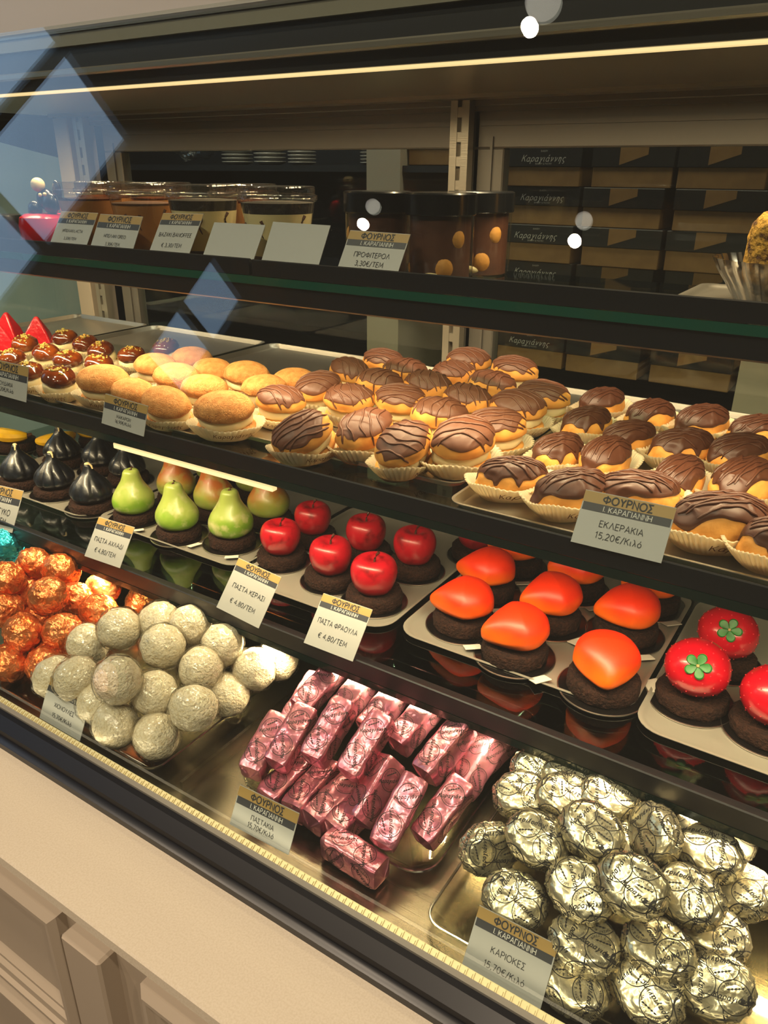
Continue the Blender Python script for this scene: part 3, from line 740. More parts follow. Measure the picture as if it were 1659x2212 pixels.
def build_bar(seed):
    L, Wd, H = .074, .030, .031
    b = MB(); rnd = random.Random(seed)
    nx, ns = 30, 11
    def section(t):
        x = -L / 2 + L * t; e = min(t, 1 - t); k = 1 if e > .06 else .93 + .07 * (e / .06)
        pts = []
        for side in range(4):
            for i in range(ns):
                u = -1 + 2 * i / ns
                y, z = ((u, -1), (1, u), (-u, 1), (-1, -u))[side]
                m_ = max(abs(y), abs(z)); q = (abs(y) ** 7 + abs(z) ** 7) ** (1 / 7); y, z = y / q, z / q
                p = V3((x, y * Wd / 2 * k, z * H / 2 * k))
                d = .0016 * (crease(p, 55, seed) - .35) + .0012 * noise.noise(p * 60 + V3((seed, 0, 0)))
                p += V3((0, y, z)).normalized() * d
                pts.append(p)
        return pts
    rings = [section(i / nx) for i in range(nx + 1)]
    n = len(rings[0])
    b.loft(rings)
    for s_, rg in ((-1, rings[0]), (1, rings[-1])):          # folded ends: envelope triangles meeting on a seam
        c = V3((s_ * (L / 2 + .0035), 0, -H * .12)); mid = [p.lerp(c, .5) + V3((s_ * .0012 * (1 if (i // ns) % 2 else -1), 0, .001 * noise.noise(p * 200))) for i, p in enumerate(rg)]
        inner = [p.lerp(c, .93) for p in rg]
        b.loft([rg, mid, inner], False, True)
    dn = V3((0, 0, -1)); em = emblem(.0125)
    for (x, y, a) in ((-.018, .002, .5), (.016, -.002, -1.0)):
        project(b, em, Matrix.Translation((x, y, .05)) @ Matrix.Rotation(a, 4, 'Z'), dn)
    for sg in (-1, 1):
        Ts = Matrix.Rotation(R_(90 * sg), 4, 'X')
        for (x, a) in ((-.016, .9), (.02, -.6)):
            project(b, em, Matrix.Translation((x, -.05 * sg, 0)) @ Ts @ Matrix.Rotation(a, 4, 'Z'), V3((0, sg, 0)))
    o = b.obj('pink_foil_bar', ['pink', 'ink'], sharp=50); tag(o, '', 'sweet'); return Proto(o)
def build_puck(seed):
    a, bb, h = .032, .0265, .0155
    b = MB()
    def fn(th, ph):
        c, s = math.cos(ph), math.sin(ph); e = .42
        x, y, z = s ** e * math.cos(th), s ** e * math.sin(th), sgnpow(c, .8)
        d = V3((x, y, z)); rim = max(0, 1 - abs(z)) ; 
        k = .0030 * (crease(d, 3.0, seed) - .35) * (.25 + rim) + .0016 * (crease(d, 8, seed + 2) - .3) * (.2 + rim) + .0012 * noise.noise(d * 2 + V3((seed, 2, 0)))
        return V3((a * x, bb * y, h * z)) + d.normalized() * k
    b.sph(fn, 84, 44)
    em = emblem(.0135)
    for s_ in (1, -1):
        Ts = Matrix.Identity(4) if s_ > 0 else Matrix.Rotation(math.pi, 4, 'X')
        for (x, y, an) in ((-.013, .006, .4 + seed), (.013, -.006, -1.2 + seed), (.008, .019, 2 + seed)):
            project(b, em, Ts @ Matrix.Translation((x, y, .06)) @ Matrix.Rotation(an, 4, 'Z'), V3((0, 0, -s_)))
    for k in range(5):
        th = k * 1.2566 + seed; T = Matrix.Rotation(th, 4, 'Z') @ Matrix.Translation((.07, 0, 0)) @ Matrix.Rotation(R_(90), 4, 'Z') @ Matrix.Rotation(R_(90), 4, 'X') @ Matrix.Rotation(.5 * k, 4, 'Z')
        project(b, em, T, V3((-math.cos(th), -math.sin(th), 0)))
    o = b.obj('silver_foil_sweet', ['silver', 'ink'], sharp=55); tag(o, '', 'sweet'); return Proto(o)

# ------------------------------------------------------------------ the room
XL, XR = -1.6, .55
def sbox(name, m_, *a, **k): return struct(MB().box(*a, **k).obj(name, m_))
sbox('floor', 'tile', -4, 3, -3.2, 2.5, -.05, 0)
g = MB()
for x in [i * .6 - 3.7 for i in range(12)]: g.box(x, x + .006, -3.2, 2.5, -.001, .0012)
for y in [j * .6 - 3.02 for j in range(10)]: g.box(-4, 3, y, y + .006, -.001, .0012)
struct(g.obj('trim_1', 'grout'))
sbox('ceiling', 'ceil', -4, 3, -3.2, 2.5, 4.0, 4.05)
sbox('wall_back', 'walldark', -4, 3, 2.45, 2.5, 0, 4.0)
sbox('wall_right', 'shopwall', 3, 3.05, -3.2, 2.5, 0, 4.0)
sbox('wall_front', 'shopwall', -4, 3, -3.25, -3.2, 0, 4.0)
wl = MB()
wl.box(-4.05, -4, -3.2, -2.7, 0, 4).box(-4.05, -4, .35, 2.5, 0, 4).box(-4.05, -4, -2.7, .35, 0, 1.75).box(-4.05, -4, -2.7, .35, 3.7, 4).box(-4.05, -4, -1.75, -.95, 1.75, 3.7).box(-4.05, -4, -2.7, -2.30, 1.75, 3.7).box(-4.05, -4, -2.3, -1.75, 1.75, 2.75)
struct(wl.obj('wall_left', 'shopwall'))
wf = MB()
for y in (-.95, -.36, .29): wf.box(-4.04, -3.97, y, y + .06, 1.75, 3.7)
for z in (1.75, 2.75, 3.65): wf.box(-4.04, -3.97, -.95, .35, z, z + .05)
struct(wf.obj('window_1', 'aludark'))
wf = MB()
for y in (-2.30, -1.81): wf.box(-4.04, -3.97, y, y + .06, 2.75, 3.7)
for z in (2.75, 3.2, 3.65): wf.box(-4.04, -3.97, -2.3, -1.75, z, z + .05)
struct(wf.obj('window_2', 'aludark'))
# ------------------------------------------------------------------ customer ledge, base cabinet
ZL = .84
YG, ZG, KG = .418, .855, .4656            # front glass: bottom edge and lean
lg = MB().extrude_x([(.281, ZL - .012), (.2822, ZL - .002), (.2845, ZL), (.390, ZL), (.390, ZL - .014), (.284, ZL - .014)], XL - .3, XR + .3)
tag(lg.obj('stone_ledge', 'quartz'), 'long cream stone ledge running along the foot of the glass case', 'ledge')
cb = thing('base_cabinet', 'cream panelled cabinet carrying the case, with moulded drawer fronts', 'cabinet', (-.5, .32, 0))
def part(mb, name, m_, p, **k):
    for i, v in enumerate(mb.v): mb.v[i] = tuple(V3(v) - p.location)
    return mb.obj(name, m_, p, **k)
part(MB().box(XL - .25, XR + .25, .312, .95, .08, ZL - .026), 'cabinet_body', 'cream_paint', cb)
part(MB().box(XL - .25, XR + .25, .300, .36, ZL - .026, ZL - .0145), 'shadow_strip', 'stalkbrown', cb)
part(MB().box(XL - .25, XR + .25, .34, .90, 0, .08), 'plinth', 'cream_paint', cb)
def panel(x0, x1, z0, z1):
    """raised moulded frame round a flat field, mitred at the corners"""
    b = MB(); y = .312
    lv = [(0, 0), (0, .012), (.008, .019), (.013, .019), (.017, .0145), (.026, .0135), (.031, .009), (.036, .009), (.042, .004), (.046, 0.002)]
    rings = [[(x0 + i, y - d, z0 + i), (x1 - i, y - d, z0 + i), (x1 - i, y - d, z1 - i), (x0 + i, y - d, z1 - i)] for i, d in lv]
    b.loft(rings, False, True); return b
for x0, x1 in ((-1.38, -1.05), (-1.03, -.612), (-.478, -.10), (-.08, .35)):
    for z0, z1 in ((.545, .762), (.30, .52)):
        part(panel(x0, x1, z0, z1), 'drawer_front', 'cream_paint', cb, sharp=20)
part(MB().box(-.592, -.530, .290, .315, .09, .761, bev=.003), 'pilaster', 'cream_paint', cb)
# ------------------------------------------------------------------ the case
case = thing('display_case', 'steel and glass refrigerated pastry case with three lit shelves', 'display case', (-.5, .8, ZL))
def cp(mb, name, m_, **k): return part(mb, name, m_, case, **k)
pr = MB().extrude_x([(.380, ZL), (.380, ZL + .008), (.384, ZL + .0105), (.388, ZL + .011), (.390, ZL + .016), (.402, ZL + .026), (.408, ZL + .027), (.409, ZL + .021), (.45, ZL - .01), (.45, ZL - .02)], XL - .2, XR + .2)
cp(pr, 'black_base_profile', 'profile', sharp=25)
cp(MB().box(XL - .2, XR + .2, .4095, .4155, ZL + .004, ZL + .0275), 'grey_seal', 'gasket')
es = MB(); T = Matrix.Translation((0, .4190, ZL + .0235)) @ Matrix.Rotation(R_(30), 4, 'X')
es.box(XL - .2, XR + .2, -.0045, .0055, -.003, 0, 0, T)
x = XL
while x < XR:
    es.box(x, x + .0052, -.0035, .0048, 0, .0014, 0, T); es.box(x + .0014, x + .0038, -.0015, .0028, .0013, .0026, 0, T); x += .0072
cp(es, 'embossed_strip', 'emboss')
dk = MB().box(XL, XR, .425, 1.19, ZL - .0255, ZL - .005)
cp(dk, 'deck', 'steeldeck')
# glass front, one leaning pane
gp = MB(); nrm = V3((0, -1, KG)).normalized()
b0 = V3((0, YG, ZG)); b1 = V3((0, YG + KG * (1.676 - ZG), 1.676)); th = V3((0, nrm.y, nrm.z)) * .007
gp.loft([[V3((XL, 0, 0)) + p for p in (b0, b0 + th, b1 + th, b1)], [V3((XR, 0, 0)) + p for p in (b0, b0 + th, b1 + th, b1)]], True, True)
cp(gp, 'front_glass', 'frontglass')
# canopy
zc = 1.604
cn = MB().extrude_x([(0.8250, zc), (1.24, zc), (1.24, 1.90), (0.8250, 1.90)], XL - .05, XR)
cp(cn, 'canopy', 'steel')
fr = MB().extrude_x([(0.8250, zc - .001), (0.8250, zc + .05), (0.8070, zc + .05), (0.8070, zc + .016), (0.8110, zc)], XL - .05, XR)
cp(fr, 'canopy_nose', 'aludark')
cp(MB().box(XL - .05, XR, 0.7970, 0.8068, zc + .0145, zc + .0235, bev=.002), 'silver_edge', 'steel')
cp(MB().box(XL - .05, XR, 0.8010, 0.8245, zc + .0505, zc + .066), 'fascia_panel', 'fascia')
cp(MB().box(XL - .05, XR, 0.7990, 0.8245, zc + .0665, zc + .072), 'fascia_bead', 'steel')
cp(MB().box(XL - .05, XR, 0.8030, 0.8245, zc + .0725, zc + .16), 'fascia_upper', 'palefascia')
cp(MB().box(XL - .05, XR, 0.8110, 0.8245, zc + .024, zc + .05), 'fascia_lower', 'fascia')
led = cp(MB().box(XL, XR, 0.8120, 0.8235, zc - .0035, zc - .0005), 'led_strip', 'led')
cp(MB().box(XL, XR, 1.15, 1.24, 1.5982, zc - .0002), 'rear_header', 'steel')
# rear: frames, sliding glass, slotted posts
YR = 1.19
def rframe(x0, x1, name='sliding_door'):
    o = MB(); z1, z0 = 1.598, ZL
    o.box(x0, x1, YR + .006, YR + .030, z1 - .066, z1 - .008, bev=.002).box(x0, x1, YR + .006, YR + .030, z0, z0 + .06, bev=.002)
    o.box(x0, x0 + .052, YR + .006, YR + .030, z0 + .06, z1 - .066, bev=.002).box(x1 - .045, x1, YR + .006, YR + .030, z0 + .06, z1 - .066, bev=.002)
    o.box(x0 + .012, x1 - .012, YR + .002, YR + .006, z1 - .035, z1 - .028).box(x0 + .03, x0 + .034, YR + .002, YR + .006, z0 + .05, z1 - .05)
    f = cp(o, name + '_frame', 'alu')
    gl = MB().box(x0 + .05, x1 - .043, YR + .016, YR + .021, z0 + .058, z1 - .064)
    for i, v in enumerate(gl.v): gl.v[i] = tuple(V3(v) - case.location)
    gl.obj('door_glass', 'glass', f)
rframe(-1.49, -.602); rframe(-.612, .30)
cp(MB().box(XL, XR, YR - .004, YR + .035, 1.590, 1.6, bev=.001).box(XL, XR, YR + .001, YR + .034, 1.583, 1.590), 'door_track', 'alu')
def post(x):
    o = MB(); y = YR - .022
    o.box(x, x + .012, y, y + .018, ZL, 1.597).box(x + .020, x + .032, y, y + .018, ZL, 1.597).box(x + .012, x + .020, y + .012, y + .018, ZL, 1.597)
    z = ZL + .02
    while z < 1.59: o.box(x + .012, x + .020, y + .001, y + .012, z, z + .014); z += .034
    cp(o, 'slotted_post', 'steel')
    b = MB(); b.box(x + .0118, x + .0202, y + .0095, y + .0118, ZL, 1.597)
post(-.640); post(-1.545); post(.28)
cp(MB().box(-1.60, -1.553, YR - .03, YR + .04, ZL, 1.597, bev=.002), 'corner_post', 'cream_paint')
ep = MB().extrude_x([(0, 0)] * 3, 0, 0) if False else MB()
# left end pane
ep.loft([[(XL - .004, .43, ZL), (XL - .004, 1.16, ZL), (XL - .004, 1.16, 1.598), (XL - .004, .775, 1.598)], [(XL + .002, .43, ZL), (XL + .002, 1.16, ZL), (XL + .002, 1.16, 1.598), (XL + .002, .775, 1.598)]], True, True)
cp(ep, 'end_glass', 'glass')
# shelves: glass slab, price rail with sloping flange, light bar under the front edge
def shelf(yf, zt, yb, edge, x0=XL + .01, x1=XR):
    s = MB().box(x0, x1, yf + .001, yb, zt - .008, zt)
    o = cp(s, 'glass_shelf', 'shelfglass')
    e = MB().box(x0, x1, yf - .0005, yf + .001, zt - .0095, zt - .0005)
    for i, v in enumerate(e.v): e.v[i] = tuple(V3(v) - case.location)
    e.obj('green_edge', edge, o)
    return o
def rail(yf, zt, zf, x0, x1, back=.028):
    r = MB().extrude_x([(yf, zt + .0002), (yf, zf - .001), (yf + .0015, zf), (yf + .003, zf - .0005), (yf + back, zt + .0016), (yf + back, zt + .0003)], x0, x1)
    return cp(r, 'price_rail', ['rail'])
def lightbar(yf, z1, z0, back=0):
    yf += back
    return cp(MB().extrude_x([(yf + .002, z1), (yf + .002, z0 + .002), (yf + .005, z0), (yf + .030, z0), (yf + .034, z0 + .004), (yf + .034, z1)], XL + .01, XR), 'light_bar', 'rail')
Y1, Z1, Y2, Z2, Y3, Z3 = .690, 1.3885, .610, 1.184, .620, .953
shelf(Y1, Z1, .905, 'glassedge'); rail(Y1, Z1, 1.407, XL + .01, -.633); rail(Y1 - .001, Z1, 1.4065, -.628, XR); lightbar(Y1, Z1 - .0095, 1.3575)
shelf(Y2, Z2, 1.17, 'glassedgedark'); rail(Y2, Z2, 1.203, XL + .01, XR, .02); lightbar(Y2, Z2 - .0085, 1.163, .04)
shelf(Y3, Z3, 1.16, 'glassedgedark'); rail(Y3, Z3, .975, XL + .01, XR, .035); lightbar(Y3, Z3 - .0095, .9395)
for yy, zz, xa, xb in ((Y2, 1.1645, -.820, -.548),):
    cp(MB().box(xa, xb, yy + .003, yy + .012, zz, zz + .0075, bev=.001), 'reflected_tube_bar', 'tubeglow')  # glowing bar added in place of a ceiling tube's reflection
for x in (-1.545, -.640, .28):
    for z, y in ((Z2, 1.165), (Z3, 1.155)): cp(MB().box(x + .010, x + .022, y - .25, y, z - .030, z - .0082), 'shelf_bracket', 'steel')


# ------------------------------------------------------------------ behind the case: worktop, boxes, stacked tableware
wt = thing('back_shelving', 'dark shelving with a pale upright behind the case, holding boxes and tableware', 'shelving', (-.9, 2.2, 0))
part(MB().box(-3.2, -1.309, 1.93, 2.44, 1.495, 1.512), 'upper_board', 'walldark', wt)
part(MB().box(-1.198, -.91, 1.93, 2.44, 1.495, 1.5115), 'short_board', 'walldark', wt)
part(MB().box(-3.2, 1.0, 1.93, 2.44, .90, .9335), 'worktop', 'walldark', wt); part(MB().box(-3.2, 1.0, 2.0, 2.44, .001, .90), 'base', 'walldark', wt)
part(MB().box(-1.308, -1.199, 1.92, 2.44, .0, 2.3), 'pale_upright', 'wallwhite', wt)
part(MB().box(-.274, -.165, 1.92, 2.44, .0, 2.3), 'pale_upright', 'wallwhite', wt)
def build_box(kind):
    r = thing('cake_box', '', 'box'); w, d, h = .192, .30, .088
    MB().box(-w / 2 + .003, w / 2 - .003, .003, d, 0, h * .52, bev=.0015).obj('tray_body', 'kraft', r)
    l = MB().box(-w / 2, w / 2, 0, d, h * .5, h, bev=.0015).obj('lid', 'boxblack', r)
    if kind == 'kraft_corner':
        k = MB(); k.add([(-.03, -.0006, h * .99), (.035, -.0006, h * .99), (.035, -.0006, h * .80), (-.03, -.0006, h * .55)], [[0, 1, 2, 3]]); k.obj('kraft_flash', 'kraft', l)
    else:
        k = MB()
        for tx, sz, z, sh in (('Καραγιάννης', .020, h * .72, .35), ('BAKERY', .005, h * .90, 0), ('BAKERY & PASTRY', .005, h * .58, 0)):
            v, f = text2d(tx, sz, shear=sh, res=1); k.add([(x, -.0006, z + y) for x, y, _ in v], f)
        k.obj('lettering', 'boxink', l)
    return Proto(r)
PB = {'logo': build_box('logo'), 'kraft_corner': build_box('kraft_corner')}
rown = ['top', 'second', 'third', 'fourth', 'fifth', 'sixth']
for ci, (cx, kind, nm, rows) in enumerate(((-.803, 'logo', 'left stack with white lettering', range(6)), (-.595, 'kraft_corner', 'middle stack with kraft corners', range(6)), (-.387, 'kraft_corner', 'right stack beside the pale upright', range(6)))):
    for k in rows:
        off = .006 * math.sin(3 * k + ci * 2)
        zb = .9345 + (6 - k) * .0885 + (0 if False else 0)
        PB[kind].put((cx + off, 1.945 + .01 * math.sin(k * 2 + ci), zb), 0, f'cake box, {rown[k]} from the top of the {nm}', 'cake boxes stacked behind the case')
PB['logo'].put((-1.10, 1.95, 1.5125), 0, 'lettered cake box seen between the pale upright and the slotted post', 'cake boxes stacked behind the case')
PB['logo'].put((-1.095, 1.953, 1.6015), 0, 'lettered cake box on top of the one beside the pale upright', 'cake boxes stacked behind the case')
def stack(n, r_, h_, x, nm, label, cat, m_='china'):
    b = MB()
    for k in range(n):
        z = k * h_; b.lathe([(.001, z), (r_ * .6, z), (r_ * .95, z + h_ * .6), (r_, z + h_ * .8), (r_ * .97, z + h_ * .95), (r_ * .6, z + h_ * .3), (.001, z + h_ * .25)], 28)
    o = b.obj(nm, m_, loc=(x, 2.08, 1.5125)); return tag(o, label, cat)
for x, n, rr, hh, lb in ((-1.93, 9, .052, .011, 'white stack of tubs nearest the plastic bag'), (-1.79, 9, .052, .012, 'white stack of tubs in the middle of the back shelf'), (-1.66, 11, .045, .010, 'greyish stack of tubs to the right on the back shelf'), (-1.38, 14, .05, .009, 'bluish stack of cups just left of the pale upright')):
    for k in range(n):
        b = MB(); b.lathe([(.001, 0), (rr * .6, 0), (rr * .95, hh * .6), (rr, hh * .8), (rr * .97, hh * .95), (rr * .6, hh * .3), (.001, hh * .25)], 24)
        if k == 0: p0 = b.obj('tub', 'china'); o = p0
        else: o = p0.copy(); COL.objects.link(o)
        o.location = (x, 2.08, 1.5125 + k * hh); tag(o, lb, 'tub', lb.replace('stack of', 'nested').replace('white nested', 'white nested'))
pb = MB()
def bagf(th, ph):
    d = V3((math.sin(ph) * math.cos(th), math.sin(ph) * math.sin(th), math.cos(ph))); k = 1 + .5 * (crease(d, 2, 3) - .3)
    return V3((.085 * d.x * k, .05 * d.y * k, .035 + .034 * d.z * k))
pb.sph(bagf, 36, 20); tag(pb.obj('plastic_bag', clear('bag_film', 'e8ecee', .15, 1.5, 2.0, bump=1, bscale=60, extra=.12), loc=(-2.10, 2.06, 1.525)), 'crumpled clear plastic bag on the back shelf at its left end', 'bag')
# neighbouring case beyond the left end
nb = thing('neighbouring_case', 'pale slanted side of another case beyond the left end glass', 'display case', (-2.2, 1.2, 0))
part(MB().extrude_x([(.55, 0), (1.5, 0), (1.5, 1.50), (1.15, 1.57), (.62, 1.0)], -2.6, -1.9), 'body', 'paleblue', nb)
part(MB().extrude_x([(.60, 1.0), (1.14, 1.59), (1.17, 1.57), (.63, .98)], -2.62, -1.88), 'slanted_rail', 'cream_paint', nb)
# lamps reflected in the glass
def lamp(x, y, z, lb, q=.030):
    r = thing('ceiling_lamp', lb, 'lamp', (x, y, z), 0, 'round ceiling lamps of the shop')
    b = MB(); b.lathe([(max(.0005, (q + (.0008 if i % 2 else 0)) * math.sin(t)), -q * math.cos(t)) for i, t in enumerate([j * math.pi / 40 for j in range(41)])], 36); b.obj('ribbed_shade', 'ring', r)
    MB().lathe([(.001, q + .012), (q * .3, q + .010), (q * .32, q - .004)], 24).obj('collar', 'profile', r)
    MB().tube([(0, 0, q + .01), (0, 0, 4.0 - z)], .008).obj('stem', 'profile', r)
lamp(-1.03, -.83, 3.08, 'round white lamp over the shop floor, nearest the case middle'); lamp(-1.94, -.80, 3.08, 'round white lamp over the shop floor, to the left'); lamp(-1.04, -.05, 3.09, 'round white lamp hanging close in front of the case', .05); lamp(-1.04, .075, 3.09, 'round white lamp hanging nearest above the case, beside its twin', .05)

# ------------------------------------------------------------------ price cards
def price_card(tl, tr, bl, yb, lean, label, l1=None, l2=None, s1=.13, s2=.13, gap=.20, zmin=None):
    B = aty(*bl, yb)
    lean = lean * .85 if yb < .5 or yb > .7 else lean
    A = aty(*tl, yb + lean); C = aty(*tr, yb + lean)
    u = C - A; w = u.length; u.normalize()
    v = A - B; v -= u * v.dot(u); h = v.length; v.normalize(); n = u.cross(v)
    T = Matrix(((u.x, v.x, n.x, 0), (u.y, v.y, n.y, 0), (u.z, v.z, n.z, 0), (0, 0, 0, 1)))
    r = thing('price_card', label, 'price tag', (0, 0, 0)); r.matrix_world = Matrix.Translation(A - v * h) @ T
    ext = .004
    MB().box(0, w, -ext, h, -.0007, 0).obj('card', 'card', r)
    if not l1: return r
    hh = w * .50                                              # layout of the print follows the card width
    MB().box(.0, w, h - hh * .27, h - hh * .015, 0, .00015).obj('gold_band', 'gold', r)
    MB().box(w * .015, w * .985, h - hh * .455, h - hh * .27, 0, .00025).obj('name_band', 'band', r)
    t = MB()
    def line(s, size, cx, cy, mb, sh=0, bold=0, mw=None, wt=.12):
        vv, f = text2d(s, size, shear=sh, wt=wt); xs = [p[0] for p in vv]; wd = max(xs) - min(xs)
        k = min(1, mw / wd) if mw else 1
        mb.add([(cx + x * k, cy + y, .0004) for x, y, _ in vv], f)
        if bold:
            for dx in (-bold, bold): mb.add([(cx + x * k + dx, cy + y, .00042) for x, y, _ in vv], f)
    line('ΦΟΥΡΝΟΣ', hh * .235, w * .5, h - hh * .145, t, mw=w * .66, wt=.20)
    t.obj('shop_word', 'inkgrey', r)
    t2 = MB(); line('Ι. ΚΑΡΑΓΙΑΝΝΗ', hh * .165, w * .52, h - hh * .365, t2, mw=w * .68, wt=.13); t2.obj('shop_name', 'inkwhite', r)
    t3 = MB(); y1 = h - hh * .455 - (h - hh * .455) * .36; y2 = h - hh * .455 - (h - hh * .455) * .74
    bs = (h - hh * .455) * .34; line(l1, min(hh * s1 * 1.5, bs), w * .5, y1, t3, mw=w * .8); line(l2, min(hh * s2 * 1.5, bs), w * .5, y2, t3, mw=w * .7); t3.obj('price_lettering', 'inkgrey', r)
    return r
price_card((133, 456), (212, 460), (105, 523), .702, .03, 'leftmost price card of the top shelf, beside the red cake', 'ΜΠΩΛΑΚΙ LACTA', '3,30€/ΤΕΜ', .095, .095)
price_card((217, 462), (309, 468), (192, 535), .702, .028, 'price card on the top shelf below the second dessert cup, second from the left', 'ΜΠΩΛΑΚΙ OREO', '3,30€/ΤΕΜ', .095, .095)
price_card((353, 460), (440, 462), (318, 543), .702, .036, 'price card reading banoffee, below the third dessert cup', 'ΒΑΖΑΚΙ BANOFFEE', '€ 3,30/ΤΕΜ', .13, .13)
price_card((463, 480), (573, 486), (440, 553), .702, .028, 'blank white card to the right of the banoffee card')
price_card((590, 479), (714, 487), (563, 571), .702, .03, 'blank white card next to the profiterole card')
price_card((757, 497), (887, 506), (727, 577), .702, .028, 'price card for profiteroles, in front of the black-lidded jars', 'ΠΡΟΦΙΤΕΡΟΛ', '3,30€/ΤΕΜ')
price_card((-30, 771), (62, 793), (-42, 836), .606, .012, 'price card cut by the left picture edge, in front of the honey buns', 'ΣΟΥΔΑΚΙΑ', '15,20€/Κιλό')
price_card((228, 850), (320, 877), (241, 914), .604, .010, 'price card for macarons, on the middle shelf edge', 'ΜΑΚΑΡΟΝ', '16,90€/Κιλό')
price_card((1266, 1057), (1462, 1097), (1234, 1160), .608, .026, 'large price card for eclairs, on the middle shelf edge', 'ΕΚΛΕΡΑΚΙΑ', '15,20€/Κιλό')
price_card((-36, 1040), (51, 1060), (-66, 1120), .618, .034, 'price card cut by the left picture edge, in front of the dark figs', 'ΠΑΣΤΑ ΣΥΚΟ', '€ 4,80/ΤΕΜ', .15, .15)
price_card((214, 1116), (291, 1139), (183, 1195), .618, .034, 'price card for pears, in front of the green pears', 'ΠΑΣΤΑ ΑΧΛΑΔΙ', '€ 4,80/ΤΕΜ', .15, .15)
price_card((516, 1205), (608, 1247), (475, 1308), .618, .040, 'price card for cherry desserts, left of the two cards under the apples', 'ΠΑΣΤΑ ΚΕΡΑΣΙ', '€ 4,80/ΤΕΜ', .15, .15)
price_card((699, 1281), (805, 1317), (657, 1381), .618, .040, 'price card for strawberry desserts, under the rightmost front apple', 'ΠΑΣΤΑ ΦΡΑΟΥΛΑ', '€ 4,80/ΤΕΜ', .15, .15)
price_card((109, 1460), (197, 1507), (85, 1543), .436, .028, 'price card for snowballs, in front of the white truffles', 'ΧΙΟΝΟΥΛΕΣ', '15,70€/Κιλό', .12, .12)
price_card((519, 1695), (647, 1757), (490, 1768), .436, .024, 'price card for pastakia, in front of the pink bars', 'ΠΑΣΤΑΚΙΑ', '15,70€/Κιλό')
price_card((1036, 1955), (1206, 2042), (986, 2070), .436, .036, 'large price card for kariokes, in front of the silver sweets', 'ΚΑΡΙΟΚΕΣ', '15,70€/Κιλό')

# ------------------------------------------------------------------ trays
def flat_tray(x0, x1, y0, y1, z, label, m_='traysilver', h=.007, r_=.016, rz=0, name='serving_tray', flare=.006, clearwall=False):
    w, d = x1 - x0, y1 - y0; b = MB(); t = .0012
    rg = [rrect(w - 2 * flare, d - 2 * flare, r_, .0), rrect(w - flare, d - flare, r_, h * .5), rrect(w, d, r_, h), rrect(w + .004, d + .004, r_ + .002, h + .0004),
          rrect(w + .004, d + .004, r_ + .002, h + t), rrect(w - .002, d - .002, r_ - .001, h + t), rrect(w - flare - .002, d - flare - .002, r_ - .001, h * .5 + t), rrect(w - 2 * flare - .003, d - 2 * flare - .003, r_ - .001, t)]
    b.loft(rg, True, True)
    o = b.obj(name, m_, loc=((x0 + x1) / 2, (y0 + y1) / 2, z), sharp=40); o.rotation_euler[2] = rz
    if m_ == 'acrylic':
        rm = MB(); lo = rrect(w + .002, d + .002, r_, h + t); rm.tube(lo + lo[:2], .0014, 6); rm.obj('rolled_rim', 'acrylicrim', o)
    return tag(o, label, 'tray')
e = .0004
flat_tray(-1.585, -1.345, .66, 1.14, Z2 + e, 'silver-grey tray at the far left of the middle shelf', rz=0)
flat_tray(-1.330, -1.015, .655, 1.145, Z2 + e, 'silver-grey tray at the back left of the middle shelf, behind the honey buns')
flat_tray(-1.000, -.700, .655, 1.145, Z2 + e, 'silver-grey tray under the cracked macarons')
flat_tray(-.690, -.352, .690, 1.145, Z2 + e, 'silver tray under the chocolate coated cream biscuits')
flat_tray(-.340, .06, .645, 1.150, Z2 + e, 'silver tray under the chocolate eclairs')
flat_tray(-1.40, -1.075, .725, 1.05, Z3 + e, 'white-edged tray under the dark figs', 'traypaper', .004, .03)
flat_tray(-1.062, -.735, .735, 1.06, Z3 + e, 'white-edged tray under the green pears', 'traypaper', .004, .03)
flat_tray(-.722, -.462, .712, 1.03, Z3 + e, 'white-edged tray under the red apples', 'traypaper', .004, .03)
flat_tray(-.448, -.148, .722, 1.03, Z3 + e, 'white-edged tray under the orange mangoes', 'traypaper', .004, .03)
flat_tray(-.138, .18, .706, 1.03, Z3 + e, 'white-edged tray under the red strawberries', 'traypaper', .004, .03)
ZD = ZL - .005
flat_tray(-1.30, -.945, .47, .80, ZD + e, 'clear shallow tray under the orange foil balls', 'acrylic', .012, .02, flare=.01)
flat_tray(-.925, -.614, .448, .80, ZD + e, 'clear shallow tray under the white truffles', 'acrylic', .012, .02, flare=.01)
flat_tray(-.525, -.268, .495, .80, ZD + e, 'clear rounded tray under the pink bars', 'acrylic', .012, .03, flare=.010)
flat_tray(-.246, .06, .455, .80, ZD + e, 'clear tray under the silver sweets', 'acrylic', .014, .018, flare=.008)
tag(MB().box(-.5685, -.5645, .450, .86, ZD + .0003, ZD + .022).obj('clear_divider', 'acrylic'), 'upright clear divider strip between the white truffles and the pink bars', 'divider')

